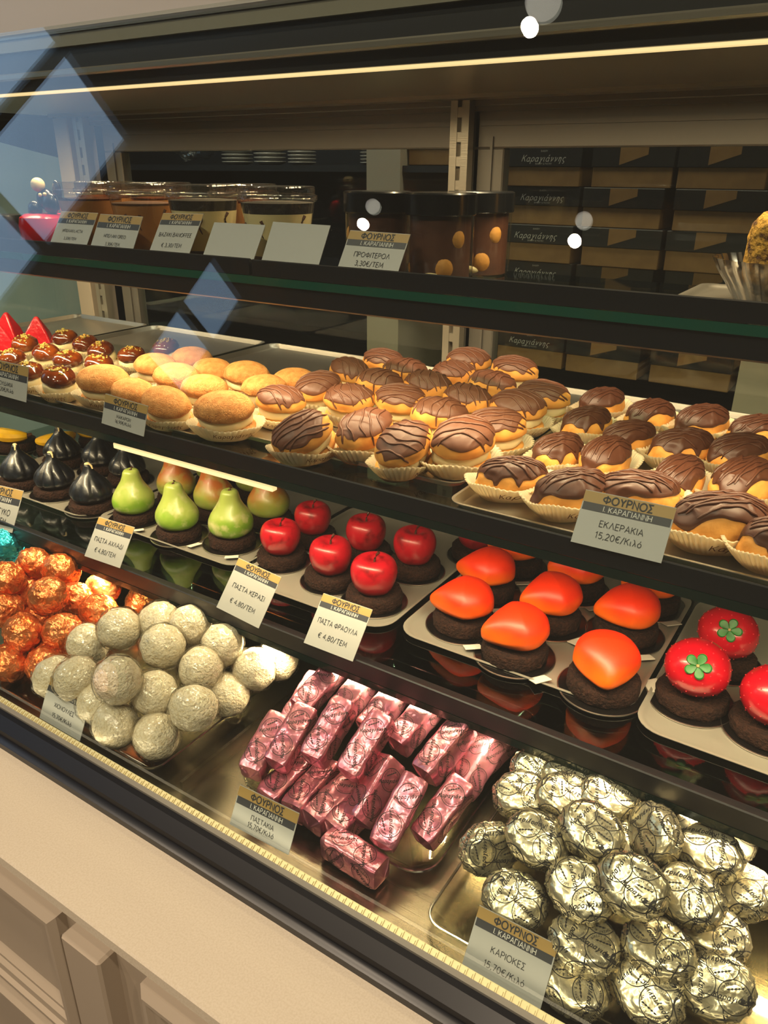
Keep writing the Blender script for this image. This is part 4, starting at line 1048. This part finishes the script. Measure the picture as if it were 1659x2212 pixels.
# ------------------------------------------------------------------ middle shelf pastries
T2 = Z2 + e + .0016
CK = [build_cookie(i, True, 'chocolate_cream_biscuit') for i in (1, 2, 3, 4)]
G = 'chocolate coated cream biscuits on the middle shelf tray'
for i, (px, py, rz, tilt, sc, lb) in enumerate((
    (607, 866, 20, (0, 0), .95, 'small chocolate cream biscuit showing its filling, leftmost at the front left beside the macarons'),
    (660, 926, 60, (38, 10), 1.04, 'chocolate cream biscuit standing tilted in its cup at the front left corner of its tray'),
    (788, 922, 66, (28, 0), 1.04, 'chocolate cream biscuit second along the front edge, smooth coat and squiggle on top'),
    (872, 953, 78, (24, 0), 1.04, 'chocolate cream biscuit third along the front edge, with a long drip down its front'),
    (996, 946, 62, (12, -4), 1.12, 'large chocolate cream biscuit at the front right corner, cream layer wide open'),
    (1070, 920, 35, (5, 0), 1.02, 'chocolate cream biscuit right behind the large front right one'),
    (948, 894, 28, (8, 0), 1.0, 'chocolate cream biscuit in the middle just behind the front row'),
    (756, 860, 30, (14, 0), .97, 'finely striped chocolate cream biscuit behind the front row, left of centre'),
    (688, 836, 65, (10, 0), 1.0, 'chocolate cream biscuit lying next to the rearmost macaron'),
    (866, 864, 20, (8, 0), 1.0, 'heavily drizzled chocolate cream biscuit in the centre of the tray'),
    (820, 828, 20, (6, 0), .98, 'chocolate cream biscuit with looped drizzle, centre left of the tray'),
    (925, 832, 10, (8, 0), 1.0, 'chocolate cream biscuit with one long drip, centre right of the tray'),
    (756, 802, 0, (6, 0), .95, 'chocolate cream biscuit at the back left end of the pile, half uncoated'),
    (829, 782, 10, (4, 0), .98, 'chocolate cream biscuit at the back, in front of the pale upright'),
    (873, 803, 30, (4, 0), .98, 'chocolate cream biscuit in the second last row, centre'),
    (980, 808, 40, (4, 0), .98, 'chocolate cream biscuit below the slotted post, cross-striped'),
    (1012, 780, 30, (0, 0), 1.0, 'chocolate cream biscuit touching the foot of the slotted post'),
    (1111, 800, 10, (0, 0), 1.02, 'chocolate cream biscuit at the back right corner of its tray'),
    (1060, 832, 20, (2, 0), .98, 'flat lying chocolate cream biscuit, right of centre in the second last row'),
    (1010, 862, 5, (6, 0), .97, 'chocolate cream biscuit with comb-like drips, right of centre'),
    (1118, 878, 25, (4, 0), 1.02, 'striped chocolate cream biscuit at the right edge of its tray, front'),
    (1172, 856, 15, (0, 0), 1.02, 'chocolate cream biscuit at the right edge of its tray beside the eclairs'))):
    p = atz(px, py, T2 + .037 * sc); CK[i % 4].put((p.x, p.y, T2), R_(rz), lb, G, sc * .94, (tilt[0] * .6 + 12, tilt[1]))
MC = [build_cookie(i, False, 'cracked_macaron') for i in (11, 12, 13)]
G = 'cracked golden macarons on the middle shelf'
for i, (px, py, rz, tilt, sc, lb) in enumerate((
    (486, 880, 35, (14, 0), 1.12, 'big golden macaron at the front right in its paper cup, thick cream showing'),
    (226, 820, 28, (10, 0), 1.12, 'large cracked macaron at the front left, next to the honey buns'),
    (290, 844, 18, (14, 0), .92, 'cracked macaron above the macaron price card'),
    (362, 866, 8, (26, 0), 1.02, 'macaron tipped open to its white cream, right of the macaron price card'),
    (338, 790, 25, (4, 0), 1.0, 'cracked macaron in the second row, left'),
    (384, 814, 20, (6, 0), 1.05, 'cracked macaron in the second row, middle, with a fleck of cream'),
    (416, 774, 30, (4, 0), .98, 'pale lit macaron at the very back of the macarons'),
    (461, 800, 22, (2, 0), .95, 'macaron behind the big front right one, pale in the window reflection'),
    (443, 838, 25, (4, 0), .98, 'macaron just left of the big front right one'),
    (534, 808, 25, (4, 0), 1.02, 'bright macaron in the back row, right of centre'),
    (570, 836, 45, (0, 0), .92, 'slim macaron leaning beside the small chocolate biscuit'),
    (637, 822, 30, (0, 0), .95, 'rearmost right macaron touching the chocolate biscuits'))):
    p = atz(px, py, T2 + .035 * sc); MC[i % 3].put((p.x, p.y, T2), R_(rz), lb, G, sc * .90, (tilt[0] * .6 + 10, tilt[1]))
HB = [build_choux(i) for i in (21, 22, 23)]
G = 'honey glazed choux buns on the middle shelf'
for i, (px, py, sc, lb) in enumerate((
    (127, 818, 1.06, 'dark glazed honey bun at the front in a fluted paper cup'),
    (62, 806, 1.0, 'honey bun just right of the cut-off price card'),
    (27, 777, 1.0, 'honey bun at the left picture edge above the cut-off price card'),
    (54, 745, 1.0, 'honey bun below the red wrapped wedges'),
    (101, 764, .98, 'honey bun in the middle of the group, left'),
    (143, 731, .98, 'nut topped honey bun at the very back left'),
    (146, 779, .98, 'honey bun in the middle of the group, right of centre'),
    (186, 744, .98, 'honey bun in the back row, well covered with nuts'),
    (221, 759, 1.0, 'broad honey bun right of the middle'),
    (214, 788, .98, 'honey bun behind the large left macaron'),
    (286, 769, .96, 'honey bun second from the right end of the group'),
    (361, 752, .98, 'honey bun at the right end, on its own behind the macarons'))):
    p = atz(px, py, T2 + .030 * sc); HB[i % 3].put((p.x, p.y, T2), R_(40 * i), lb, G, sc * .92, (14, (i % 3 - 1) * 6))
def wedge():
    b = MB(); b.loft([[(-.03, -.022, 0), (.03, -.022, 0), (.026, .022, 0), (-.026, .022, 0)], [(-.024, -.016, .030), (.02, -.018, .034), (.018, .012, .034), (-.02, .014, .030)], [(-.004, -.004, .062), (.004, -.006, .064), (.003, .002, .064), (-.003, .003, .062)]], True, True)
    bm = bmesh.new(); o = b.obj('red_wrapped_wedge', 'redfoil', sharp=30)
    md = o.modifiers.new('round', 'BEVEL'); md.width = .004; md.segments = 3
    tag(o, '', 'sweet'); return Proto(o)
WG = wedge()
for px, py, rz, lb in ((84, 722, 40, 'red wrapped wedge standing right of the others, behind the honey buns'), (20, 712, 20, 'red wrapped wedge at the left picture edge, rear'), (2, 740, 60, 'red wrapped wedge cut by the left picture edge, front')):
    p = atz(px, py, T2 + .030); WG.put((p.x, p.y, T2), R_(rz), lb, 'red wrapped wedges on the middle shelf')
EC = [build_eclair(i) for i in (31, 32, 33, 34)]
G = 'chocolate eclairs in paper cases'
for i, (px, py, rz, tilt, sc, lb) in enumerate((
    (1107, 1030, 35, (0, 0), .93, 'eclair at the front left corner of the eclair tray'),
    (1236, 1062, 50, (0, 0), 1.0, 'eclair second along the front, left of the eclair price card'),
    (1378, 1066, 25, (0, 0), 1.0, 'eclair standing behind the eclair price card'),
    (1556, 1122, 35, (0, 0), 1.1, 'large eclair at the front right, chocolate dripping down its end'),
    (1206, 978, 75, (0, 0), .95, 'eclair in the second row, at the tray left edge'),
    (1308, 990, 80, (0, 0), 1.0, 'eclair in the second row, above the price card left corner'),
    (1466, 1034, 85, (0, 0), 1.0, 'eclair in the second row with many thin chocolate folds'),
    (1606, 1042, 70, (0, 0), 1.08, 'eclair in the second row, near the right picture edge'),
    (1268, 916, 65, (0, 0), .95, 'eclair in the third row, beside the chocolate biscuits'),
    (1300, 872, 65, (0, 0), .95, 'eclair at the back left corner, next to a raised paper case'),
    (1358, 948, 60, (0, 0), .95, 'eclair in the third row, second from the left'),
    (1404, 900, 65, (0, 0), .97, 'eclair in the back row, second from the left'),
    (1474, 968, 50, (0, 0), 1.0, 'eclair in the third row, smooth glossy coat'),
    (1516, 914, 60, (0, 0), 1.02, 'eclair in the back row, third from the left, smooth dark coat'),
    (1596, 980, 55, (0, 0), 1.0, 'eclair in the third row, close to the right picture edge'),
    (1636, 936, 50, (0, 0), .98, 'eclair in the back row, at the right picture edge'),
    (1702, 1172, 30, (0, 0), 1.0, 'eclair cut by the right picture edge, beside the large front one'))):
    p = atz(px, py, T2 + .024 * sc); EC[i % 4].put((p.x, p.y, T2), R_(rz), lb, G, sc * .95, tilt)

# ------------------------------------------------------------------ lower shelf desserts
T3 = Z3 + e + .0016
def row(protos, hc, items, G, cat):
    for i, (px, py, rz, sc, lb) in enumerate(items):
        P_ = protos[i % len(protos)]; P_.root['category'] = cat
        p = V3((px, py, T3)) if abs(px) < 5 else atz(px, py, T3 + hc * sc); P_.put((p.x, p.y, T3), R_(rz), lb, G, sc)
PG = [build_pear(1), build_pear(2)]
row(PG, .047, ((287, 1070, 0, .93, 'green pear dessert at the front left, left of three in front'), (382, 1103, 20, .93, 'green pear dessert in the middle of the front three, sugar crystals on top'), (498, 1118, -10, .95, 'green pear dessert at the front right, next to the apples')), 'pear desserts on the lower shelf', 'dessert')
PR = [build_pear(4, 'pearblush', False)]
row(PR, .047, ((-1.0, .868, 0, .92, 'pear dessert behind the two left front pears, mostly green with a red flank'), (462, 1060, 40, .95, 'blushed orange pear dessert behind the front pears, in the middle'), (-.806, .892, 80, .95, 'blushed orange pear dessert behind the right front pear, beside the apples'), (-1.004, .965, 10, .92, 'pear dessert in the back row, left, half hidden by the shelf edge'), (-.905, .965, 30, .92, 'pear dessert in the back row, right, half hidden by the shelf edge')), 'pear desserts on the lower shelf', 'dessert')
AP = [build_apple(1), build_apple(3)]
row(AP, .046, ((606, 1160, 0, .88, 'red apple dessert at the front left, next to the pears'), (714, 1200, 40, .90, 'red apple dessert in the middle of the front row'), (808, 1240, 0, .93, 'red apple dessert at the front right above the strawberry card'), (-.703, .878, 30, .86, 'red apple dessert in the back row, left'), (791, 1150, 60, .9, 'red apple dessert in the back row under the glowing bar end'), (896, 1178, 10, .92, 'red apple dessert in the back row, right, dimple facing front'), (-.462, .976, 10, .9, 'red apple dessert mostly hidden behind the right one')), 'apple desserts on the lower shelf', 'dessert')
MG = [build_mango(1), build_mango(2), build_mango(3)]
row(MG, .040, ((1003, 1294, 25, .98, 'orange mango dessert at the front left of its tray, pointing left'), (1116, 1356, 40, 1.0, 'orange mango dessert at the front, second from the left, pointing down left'), (1310, 1424, 110, 1.02, 'orange mango dessert at the front right, pointing towards the viewer'), (1054, 1226, 20, .98, 'orange mango dessert in the middle row, left'), (1192, 1286, 45, 1.0, 'orange mango dessert in the centre of its tray, small dent in the glaze'), (1358, 1312, 25, 1.0, 'orange mango dessert in the middle row, right, beside the strawberries'), (-.395, .974, 20, .98, 'orange mango dessert in the back row, left, mostly behind the shelf edge'), (-.294, .957, 30, .98, 'orange mango dessert in the back row, middle, mostly behind the shelf edge'), (-.196, .976, 30, .98, 'orange mango dessert in the back row, right, nearly hidden')), 'mango desserts on the lower shelf', 'dessert')
SB = [build_straw(1)]
row(SB, .045, ((1506, 1446, 0, .95, 'red strawberry dessert with green flower, left of the front pair'), (1572, 1370, 0, .93, 'red strawberry dessert with green flower, behind the other two'), (1676, 1508, 10, .95, 'red strawberry dessert cut by the right picture edge')), 'strawberry desserts on the lower shelf', 'dessert')
FG = [build_fig(1), build_fig(2)]
row(FG, .040, ((41, 1006, 0, .95, 'dark fig dessert at the front, leftmost'), (116, 1024, 30, .95, 'dark fig dessert at the front, second from the left'), (196, 1052, 60, .98, 'dark fig dessert at the front right, in front of the pears'), (-1.334, .876, 10, .95, 'dark fig dessert in the back row, left, next to the bananas'), (-1.244, .897, 50, .95, 'dark fig dessert in the back row, middle'), (-1.154, .888, 80, .92, 'dark fig dessert in the back row, beside the left pear')), 'fig desserts on the lower shelf', 'dessert')
BN = [build_banana(1)]
row(BN, .034, ((-1.50, .882, 10, 1.0, 'yellow banana dessert at the left picture edge behind the figs'), (-1.410, .915, 70, .95, 'yellow banana dessert seen end on, behind the figs'), (-1.385, 1.0, 60, .95, 'yellow banana dessert furthest right, half behind the figs')), 'banana desserts on the lower shelf', 'dessert')

# ------------------------------------------------------------------ deck sweets
TD = ZD + e + .0014
OR = [build_ball('orange_foil_sweet', 'sweet', 'orange', s, .029) for s in (1, 2, 3)]
G = 'orange foil sweets piled on the deck'
ol = (('front, low, beside the snowball card', 100, 1435, 0), ('tucked low between the two front ones', 118, 1418, 0), ('front, on top, left of the white truffles', 50, 1366, 1), ('touching the white truffles', 136, 1366, 1), ('at the left edge, middle row', 10, 1316, 1), ('bright, on top of the middle', 104, 1288, 2), ('behind the bright middle one', 62, 1278, 1), ('peeking out right of the bright middle one', 163, 1298, 1), ('behind the rear truffles', 212, 1322, 1), ('at the left edge, second row from the back', 14, 1252, 2), ('top of the pile at the back, left', 76, 1220, 2), ('top of the pile at the back, right', 132, 1234, 2), ('under the shelf edge, large', 222, 1273, 1), ('under the shelf edge, furthest right', 306, 1304, 0), ('deep in the pile centre', 80, 1336, 0), ('at the left edge, front, low', 20, 1432, 0))
for i, (lb, px, py, k) in enumerate(ol):
    z = TD + .0295 + k * .036; p = atz(px, py, z); OR[i % 3].put((p.x, p.y, z), 0, 'crinkled orange foil sweet ' + lb, G, 1.0, rot=(i * 1.3, i * .7, i * 2.1))
CYB = [build_ball('turquoise_foil_sweet', 'sweet', 'cyan', 5, .029)]
for i, (lb, px, py, k) in enumerate((('at the left edge, top', 14, 1176, 2), ('beside the orange pile, lower right', 34, 1204, 1), ('at the left edge, low', -8, 1206, 1))):
    z = TD + .0295 + k * .036; p = atz(px, py, z); CYB[0].put((p.x, p.y, z), 0, 'turquoise foil sweet ' + lb, 'turquoise foil sweets piled on the deck', 1, rot=(i * 1.1, i, i * 2))
TR = [build_truffle(s) for s in (1, 2, 3)]
G = 'white coconut truffles piled in the clear tray'
tl = (('on top at the left, in front of the orange foil', 259, 1358, 2), ('at the left under the top one', 190, 1392, 1), ('bulging left of centre, above the snowball card corner', 254, 1468, 2), ('on top in the middle, roundest', 352, 1396, 2), ('in the middle, right of centre', 434, 1444, 1.4), ('top right, shiny wrap', 480, 1394, 1.8), ('at the right end, pale and tall', 550, 1446, 1), ('in the middle of the front face', 334, 1498, 1), ('front right, on top of the front row', 418, 1530, 1.2), ('lowest at the front, left', 250, 1566, .2), ('lowest at the front, middle', 338, 1590, 0), ('above the snowball card, left', 166, 1466, 1.1), ('behind the snowball card at the tray edge', 120, 1464, .5), ('low at the right, behind the front right one', 492, 1500, .3), ('at the back under the shelf edge, left', 345, 1344, 2), ('at the back under the shelf edge, middle', 410, 1352, 2), ('at the back right corner, peeking out', 600, 1424, 1), ('low between card and front truffles', 215, 1520, .4))
for i, (lb, px, py, k) in enumerate(tl):
    z = TD + .0298 + k * .034; p = atz(px, py, z); TR[i % 3].put((p.x, p.y, z), 0, 'white coconut truffle in cellophane, ' + lb, G, 1.03, rot=(i * .9, i * .5, i * 1.7))
BR = [build_bar(s) for s in (1, 2, 3)]
G = 'pink foil bars piled in the clear tray'
pl = (('at the left end, half under its neighbour', 575, 1610, 1.2, 88, 0, 6), ('second from the left on top', 630, 1592, 1.6, 84, 4, 14), ('on top, third from the left', 712, 1580, 2.2, 80, 6, 4), ('on top in the middle, bright front face', 792, 1610, 2.0, 74, 10, 10), ('at the back left, high', 690, 1486, 2.0, 70, 0, 20), ('at the back left, below the high one', 660, 1516, 1.2, 85, 0, 0), ('at the back, second', 768, 1500, 2.0, 75, 0, 0), ('at the back, third', 832, 1530, 2.0, 72, 0, 5), ('at the back, fourth, under the shelf edge', 900, 1560, 2.0, 68, 0, 0), ('large, on top at the right', 962, 1618, 2.1, 66, 4, -8), ('at the right end, leaning', 1030, 1650, 1.2, 70, 8, -20), ('at the front right, reaching furthest forward', 862, 1752, 1.25, 76, 12, 22), ('in a gap beneath the middle ones, on edge', 808, 1706, .9, 76, 8, 60), ('at the front right corner', 958, 1752, .8, 66, 6, 12), ('bottom row, first from the left', 622, 1682, .25, 84, 0, 8), ('bottom row, second from the left', 676, 1706, .2, 86, 0, -6), ('bottom row, third from the left', 722, 1730, .2, 80, 0, 10), ('bottom row, fourth from the left', 772, 1752, .15, 76, 0, 4), ('at the back right corner', 1066, 1622, 1.0, 60, 0, 10))
for i, (lb, px, py, k, rz, pit, roll) in enumerate(pl):
    z = TD + .018 + k * .031; p = atz(px, py, z); BR[i % 3].put((p.x, p.y, z), 0, 'pink foil wrapped bar ' + lb, G, 1.0, rot=(R_(roll), R_(-pit - (20 if k > .5 else 6)), R_(rz + (12 if k > .5 else 4))))
p = atz(766, 1850, TD + .0165); BR[0].put((p.x, p.y, TD + .0165), 0, 'pink foil wrapped bar lying alone on the deck in front of the clear tray', G, .95, rot=(0, 0, R_(-4)))
SV = [build_puck(s) for s in (1, 2, 3, 4)]
G = 'silver foil sweets piled on the deck'
sl = (('on its side at the far left of the pile', 1058, 1834, 1.2, (70, 0, 50)), ('at the left, third row, flat oval', 1130, 1720, 2.0, (20, -10, 20)), ('large on top at the left', 1160, 1814, 2.2, (30, 10, 0)), ('behind the two large left ones', 1222, 1724, 2.4, (20, 5, 30)), ('large and bright, near the top', 1278, 1796, 3.0, (28, 8, -15)), ('at the back left, crumpled', 1166, 1668, 2.2, (40, 0, 20)), ('at the back under the shelf edge, left', 1236, 1682, 2.5, (15, 0, 0)), ('at the back under the shelf edge, middle', 1316, 1722, 2.6, (20, 0, 40)), ('standing on edge, leaning right', 1414, 1800, 2.6, (60, 0, -50)), ('peeking out under the standing one', 1366, 1820, 1.8, (20, 0, 0)), ('big and flat at the right', 1532, 1842, 2.2, (18, -4, -10)), ('at the far right edge of the pile', 1602, 1926, 1.4, (20, -20, -20)), ('largest, bright, in the centre of the pile', 1366, 1912, 3.0, (34, -5, -10)), ('left of the central one, ring print in full', 1252, 1924, 2.0, (32, 10, -10)), ('right of the central one', 1488, 1936, 2.2, (30, -4, -15)), ('behind the kariokes card', 1112, 1944, .9, (40, 10, 10)), ('standing at the front, right of the card', 1262, 2040, 1.0, (12, 4, 10)), ('at the front, centre, flat top showing', 1422, 2052, 1.3, (14, -4, 0)), ('lowest at the front beside the card', 1240, 2128, 0, (10, 6, 0)), ('lowest at the front, centre', 1400, 2140, .5, (30, 0, -15)), ('at the front right corner', 1546, 2130, .8, (44, -14, 20)), ('small part showing at the right, below the big flat one', 1542, 2016, .8, (20, 0, 0)), ('at the back under the shelf edge, right', 1478, 1776, 2.2, (20, 0, 30)), ('furthest back right, under the shelf edge', 1570, 1812, 1.8, (20, 0, 60)))
for i, (lb, px, py, k, rt) in enumerate(sl):
    z = TD + .021 + k * .029; p = atz(px, py, z); SV[i % 4].put((p.x, p.y, z), 0, 'printed silver foil sweet ' + lb, G, .98, rot=tuple(R_(q) for q in rt))

# ------------------------------------------------------------------ top shelf
T1 = Z1 + .0004
def build_cup(kind):
    r = thing('dessert_cup', '', 'dessert cup'); H = .0775
    ro = lambda z: .034 + (.0465 - .034) * z / H
    MB().lathe([(.001, .0), (.033, 0), (ro(.002), .002), (ro(H), H), (.0485, H), (.0485, H + .0015), (.046, H + .001)], 48).obj('clear_cup', 'plastic', r)
    lay = {'vanilla': (('chocolate_layer', 'chocmousse', .0015, .014), ('cream_layer', 'vanilla', .0142, .064), ('crumb_topping', 'darkchoc', .0642, .0765)),
           'mocha': (('mocha_layer', 'mochabrown', .0015, .071), ('mocha_top', 'caramel', .0712, .0735)),
           'streaked': (('mocha_layer', 'mochabrown', .0015, .067), ('mocha_top', 'chocmousse', .0672, .070))}[kind]
    for nm, mm, a, b in lay:
        MB().lathe([(.001, a), (ro(a) - .001, a), (ro(b) - .001, b), (ro(b) * .6, b + .0015), (.001, b + .001)], 40).obj(nm, mm, r)
    if kind != 'mocha':
        st = MB(); rnd = random.Random(3)
        for k in range(4):
            th = -1.2 + rnd.random() * 3.4 - 1; z0 = .063 - rnd.random() * .012; pth = []
            for j in range(6):
                z = z0 - j * .004; pth.append(((ro(z) - .0006) * math.cos(th + .05 * math.sin(j * 1.3 + k)), (ro(z) - .0006) * math.sin(th + .05 * math.sin(j * 1.3 + k)), z))
            st.tube(pth, [.0022, .0018, .0016, .0013, .001, .0006], 6)
        st.obj('chocolate_streaks', 'chocmousse', r)
    l = MB(); fl = [(.0490, H + .0018), (.0498, H + .003), (.0498, H + .0075), (.0475, H + .008), (.0470, H + .009), (.0470, H + .0165), (.0455, H + .018), (.001, H + .018)]
    l.loft([[((q + (.0005 if i % 2 else 0)) * math.cos(6.2832 * i / 72), (q + (.0005 if i % 2 else 0)) * math.sin(6.2832 * i / 72), z) for i in range(72)] for q, z in fl]); l.obj('clear_lid', 'lidplastic', r, sharp=25)
    return Proto(r)
CU = {k: build_cup(k) for k in ('vanilla', 'mocha', 'streaked')}
for px, kind, y, lb in ((190, 'mocha', .780, 'mocha dessert cup at the left end of the front row, next to the red cake'), (307, 'streaked', .780, 'mocha dessert cup with dark streaks, second in the front row'), (437, 'vanilla', .780, 'vanilla dessert cup with chocolate crumbs, third in the front row'), (598, 'vanilla', .780, 'vanilla dessert cup on the right, with chocolate dripping inside'),
                       (228, 'mocha', .866, 'mocha dessert cup behind the first two front cups'), (345, 'mocha', .866, 'mocha dessert cup behind the second and third front cups'), (525, 'mocha', .866, 'mocha dessert cup behind, between the two vanilla cups')):
    p = aty(px, 404, y); CU[kind].put((p.x, y, T1), 0, lb, 'lidded dessert cups on the top shelf', .97)
def build_jar(seed):
    r = thing('profiterole_jar', '', 'jar'); R0 = .0365; H = .090
    MB().lathe([(.001, 0), (R0 - .003, 0), (R0, .004), (R0, .072), (R0 - .001, .073)], 48).obj('clear_jar', 'plastic', r)
    b = MB(); b.loft([[((R0 - .0038 + .0004 * nz(i * .9, 0, seed)) * math.cos(6.2832 * i / 60), (R0 - .0038 + .0004 * nz(i * .9, 0, seed)) * math.sin(6.2832 * i / 60), z) for i in range(60)] for z in (.0015, .02, .045, .068)], True, True)
    b.obj('chocolate_filling', 'chocmousse', r)
    rnd = random.Random(seed)
    for k, (th, z, q) in enumerate(((-.25, .016, .016), (.2, .045, .014), (-1.9, .014, .012))):
        c = V3(((R0 - .0122) * math.cos(th), (R0 - .0122) * math.sin(th), z))
        MB().sph(lambda a, s: c + V3((.0108 * math.sin(s) * math.cos(a), q * .8 * math.sin(s) * math.sin(a), q * math.cos(s))), 20, 12).obj('profiterole', 'choux' if k else 'choux', r)
    c = V3(((R0 - .0122) * math.cos(-.6), (R0 - .0122) * math.sin(-.6), .0075))
    MB().sph(lambda a, s: c + V3((.0108 * math.sin(s) * math.cos(a), .015 * math.sin(s) * math.sin(a), .006 * math.cos(s))), 20, 10).obj('cream', 'vanilla', r)
    MB().lathe([(R0 + .0010, .068), (R0 + .0018, .069), (R0 + .0018, .0885), (R0, .090), (.001, .090)], 60).obj('black_lid', 'lid_black', r, sharp=25)
    return Proto(r)
JR = build_jar(2)
for px, y, rz, lb in ((816, .772, 200, 'profiterole jar on the left, behind its price card'), (954, .772, -35, 'profiterole jar in the middle, nearest the viewer'), (1040, .858, -40, 'profiterole jar on the right, set back, choux and cream showing')):
    p = aty(px, 412, y); JR.put((p.x, y, T1), R_(rz), lb, 'black lidded profiterole jars', 1.0)
# red glazed cake with black fondant shapes, blue-black cake, crumb slice
p = aty(98, 470, .80)
rc = thing('red_mousse_cake', 'red glazed round cake topped with black fondant and an ivory ball, left of the cups', 'cake', (p.x, .80, T1))
MB().lathe([(.001, 0), (.036, 0), (.040, .010), (.041, .028), (.038, .040), (.030, .045), (.001, .046)], 48).obj('red_glaze', 'straw', rc)
bk = MB()
for (x, y, z, a, b_, c_) in ((.02, 0, .060, .017, .010, .016), (-.016, -.004, .052, .014, .009, .012), (.004, .004, .066, .018, .012, .016), (.034, .004, .078, .008, .006, .016), (-.03, .002, .048, .010, .008, .008)):
    bk.sph(lambda t, s: V3((x + a * math.sin(s) * math.cos(t), y + b_ * math.sin(s) * math.sin(t), z + c_ * math.cos(s))), 24, 14)
bk.obj('black_fondant', 'blacksugar', rc)
def ball(x, y, z, q, nm): MB().sph(lambda t, s: V3((x + q * math.sin(s) * math.cos(t), y + q * math.sin(s) * math.sin(t), z + q * math.cos(s))), 20, 12).obj(nm, 'ivory', rc)
ball(.000, -.004, .087, .0105, 'ivory_ball'); ball(.016, -.014, .073, .0028, 'ivory_pearl'); ball(.026, -.013, .074, .0028, 'ivory_pearl')
p = aty(6, 480, .80)
dc = thing('dark_glazed_cake', 'small dark blue-black cake at the left picture edge of the top shelf', 'cake', (p.x, .80, T1))
MB().lathe([(.001, .002), (.036, .002), (.037, .03), (.033, .040), (.001, .041)], 40).obj('dark_glaze', 'fig', dc)
MB().lathe([(.001, 0), (.042, 0), (.043, .0015), (.001, .0018)], 40).obj('silver_board', 'boardrim', dc)
sl_ = aty(1690, 600, .775)
flat_tray(sl_.x - .085, sl_.x + .10, .72, .885, T1, 'silver tray at the right end of the top shelf', 'traysilver', .004, .01)
cs = thing('crumb_cake_slice', 'marbled crumb cake slice in a fluted clear case, right end of top shelf', 'cake', (sl_.x, .790, T1 + .002))
def fl(i, q): return q + (.0016 if (i // 2) % 2 else -.0016) * (q / .06)
fc = MB()
for k in (1, .985):
    fc.loft([[(fl(i, q) * k * math.cos(6.2832 * i / 120), fl(i, q) * k * math.sin(6.2832 * i / 120), z) for i in range(120)] for q, z in ((.036, .0005), (.038, .004), (.046, .016), (.047, .018), (.056, .030), (.061, .040))], True, False)
fc.obj('fluted_case', clear('fluted_plastic', 'c9c2b8', .15, 1.5, 1.6, extra=.10), cs, sharp=25)
cr = MB()
def crf(t, s):
    d = V3((math.sin(s) ** .45 * math.cos(t), math.sin(s) ** .45 * math.sin(t), sgnpow(math.cos(s), .6))); k = 1 + .05 * nz(d.x, d.y, d.z, 5, 3)
    return V3((.036 * d.x * k, .030 * d.y * k, .044 + .036 * d.z * k))
cr.sph(crf, 60, 36); cr.obj('crumb_slice', 'crumble', cs)
for o in bpy.data.objects:
    if o.type == 'EMPTY' and o.get('label') == '': print('UNUSED', o.name)
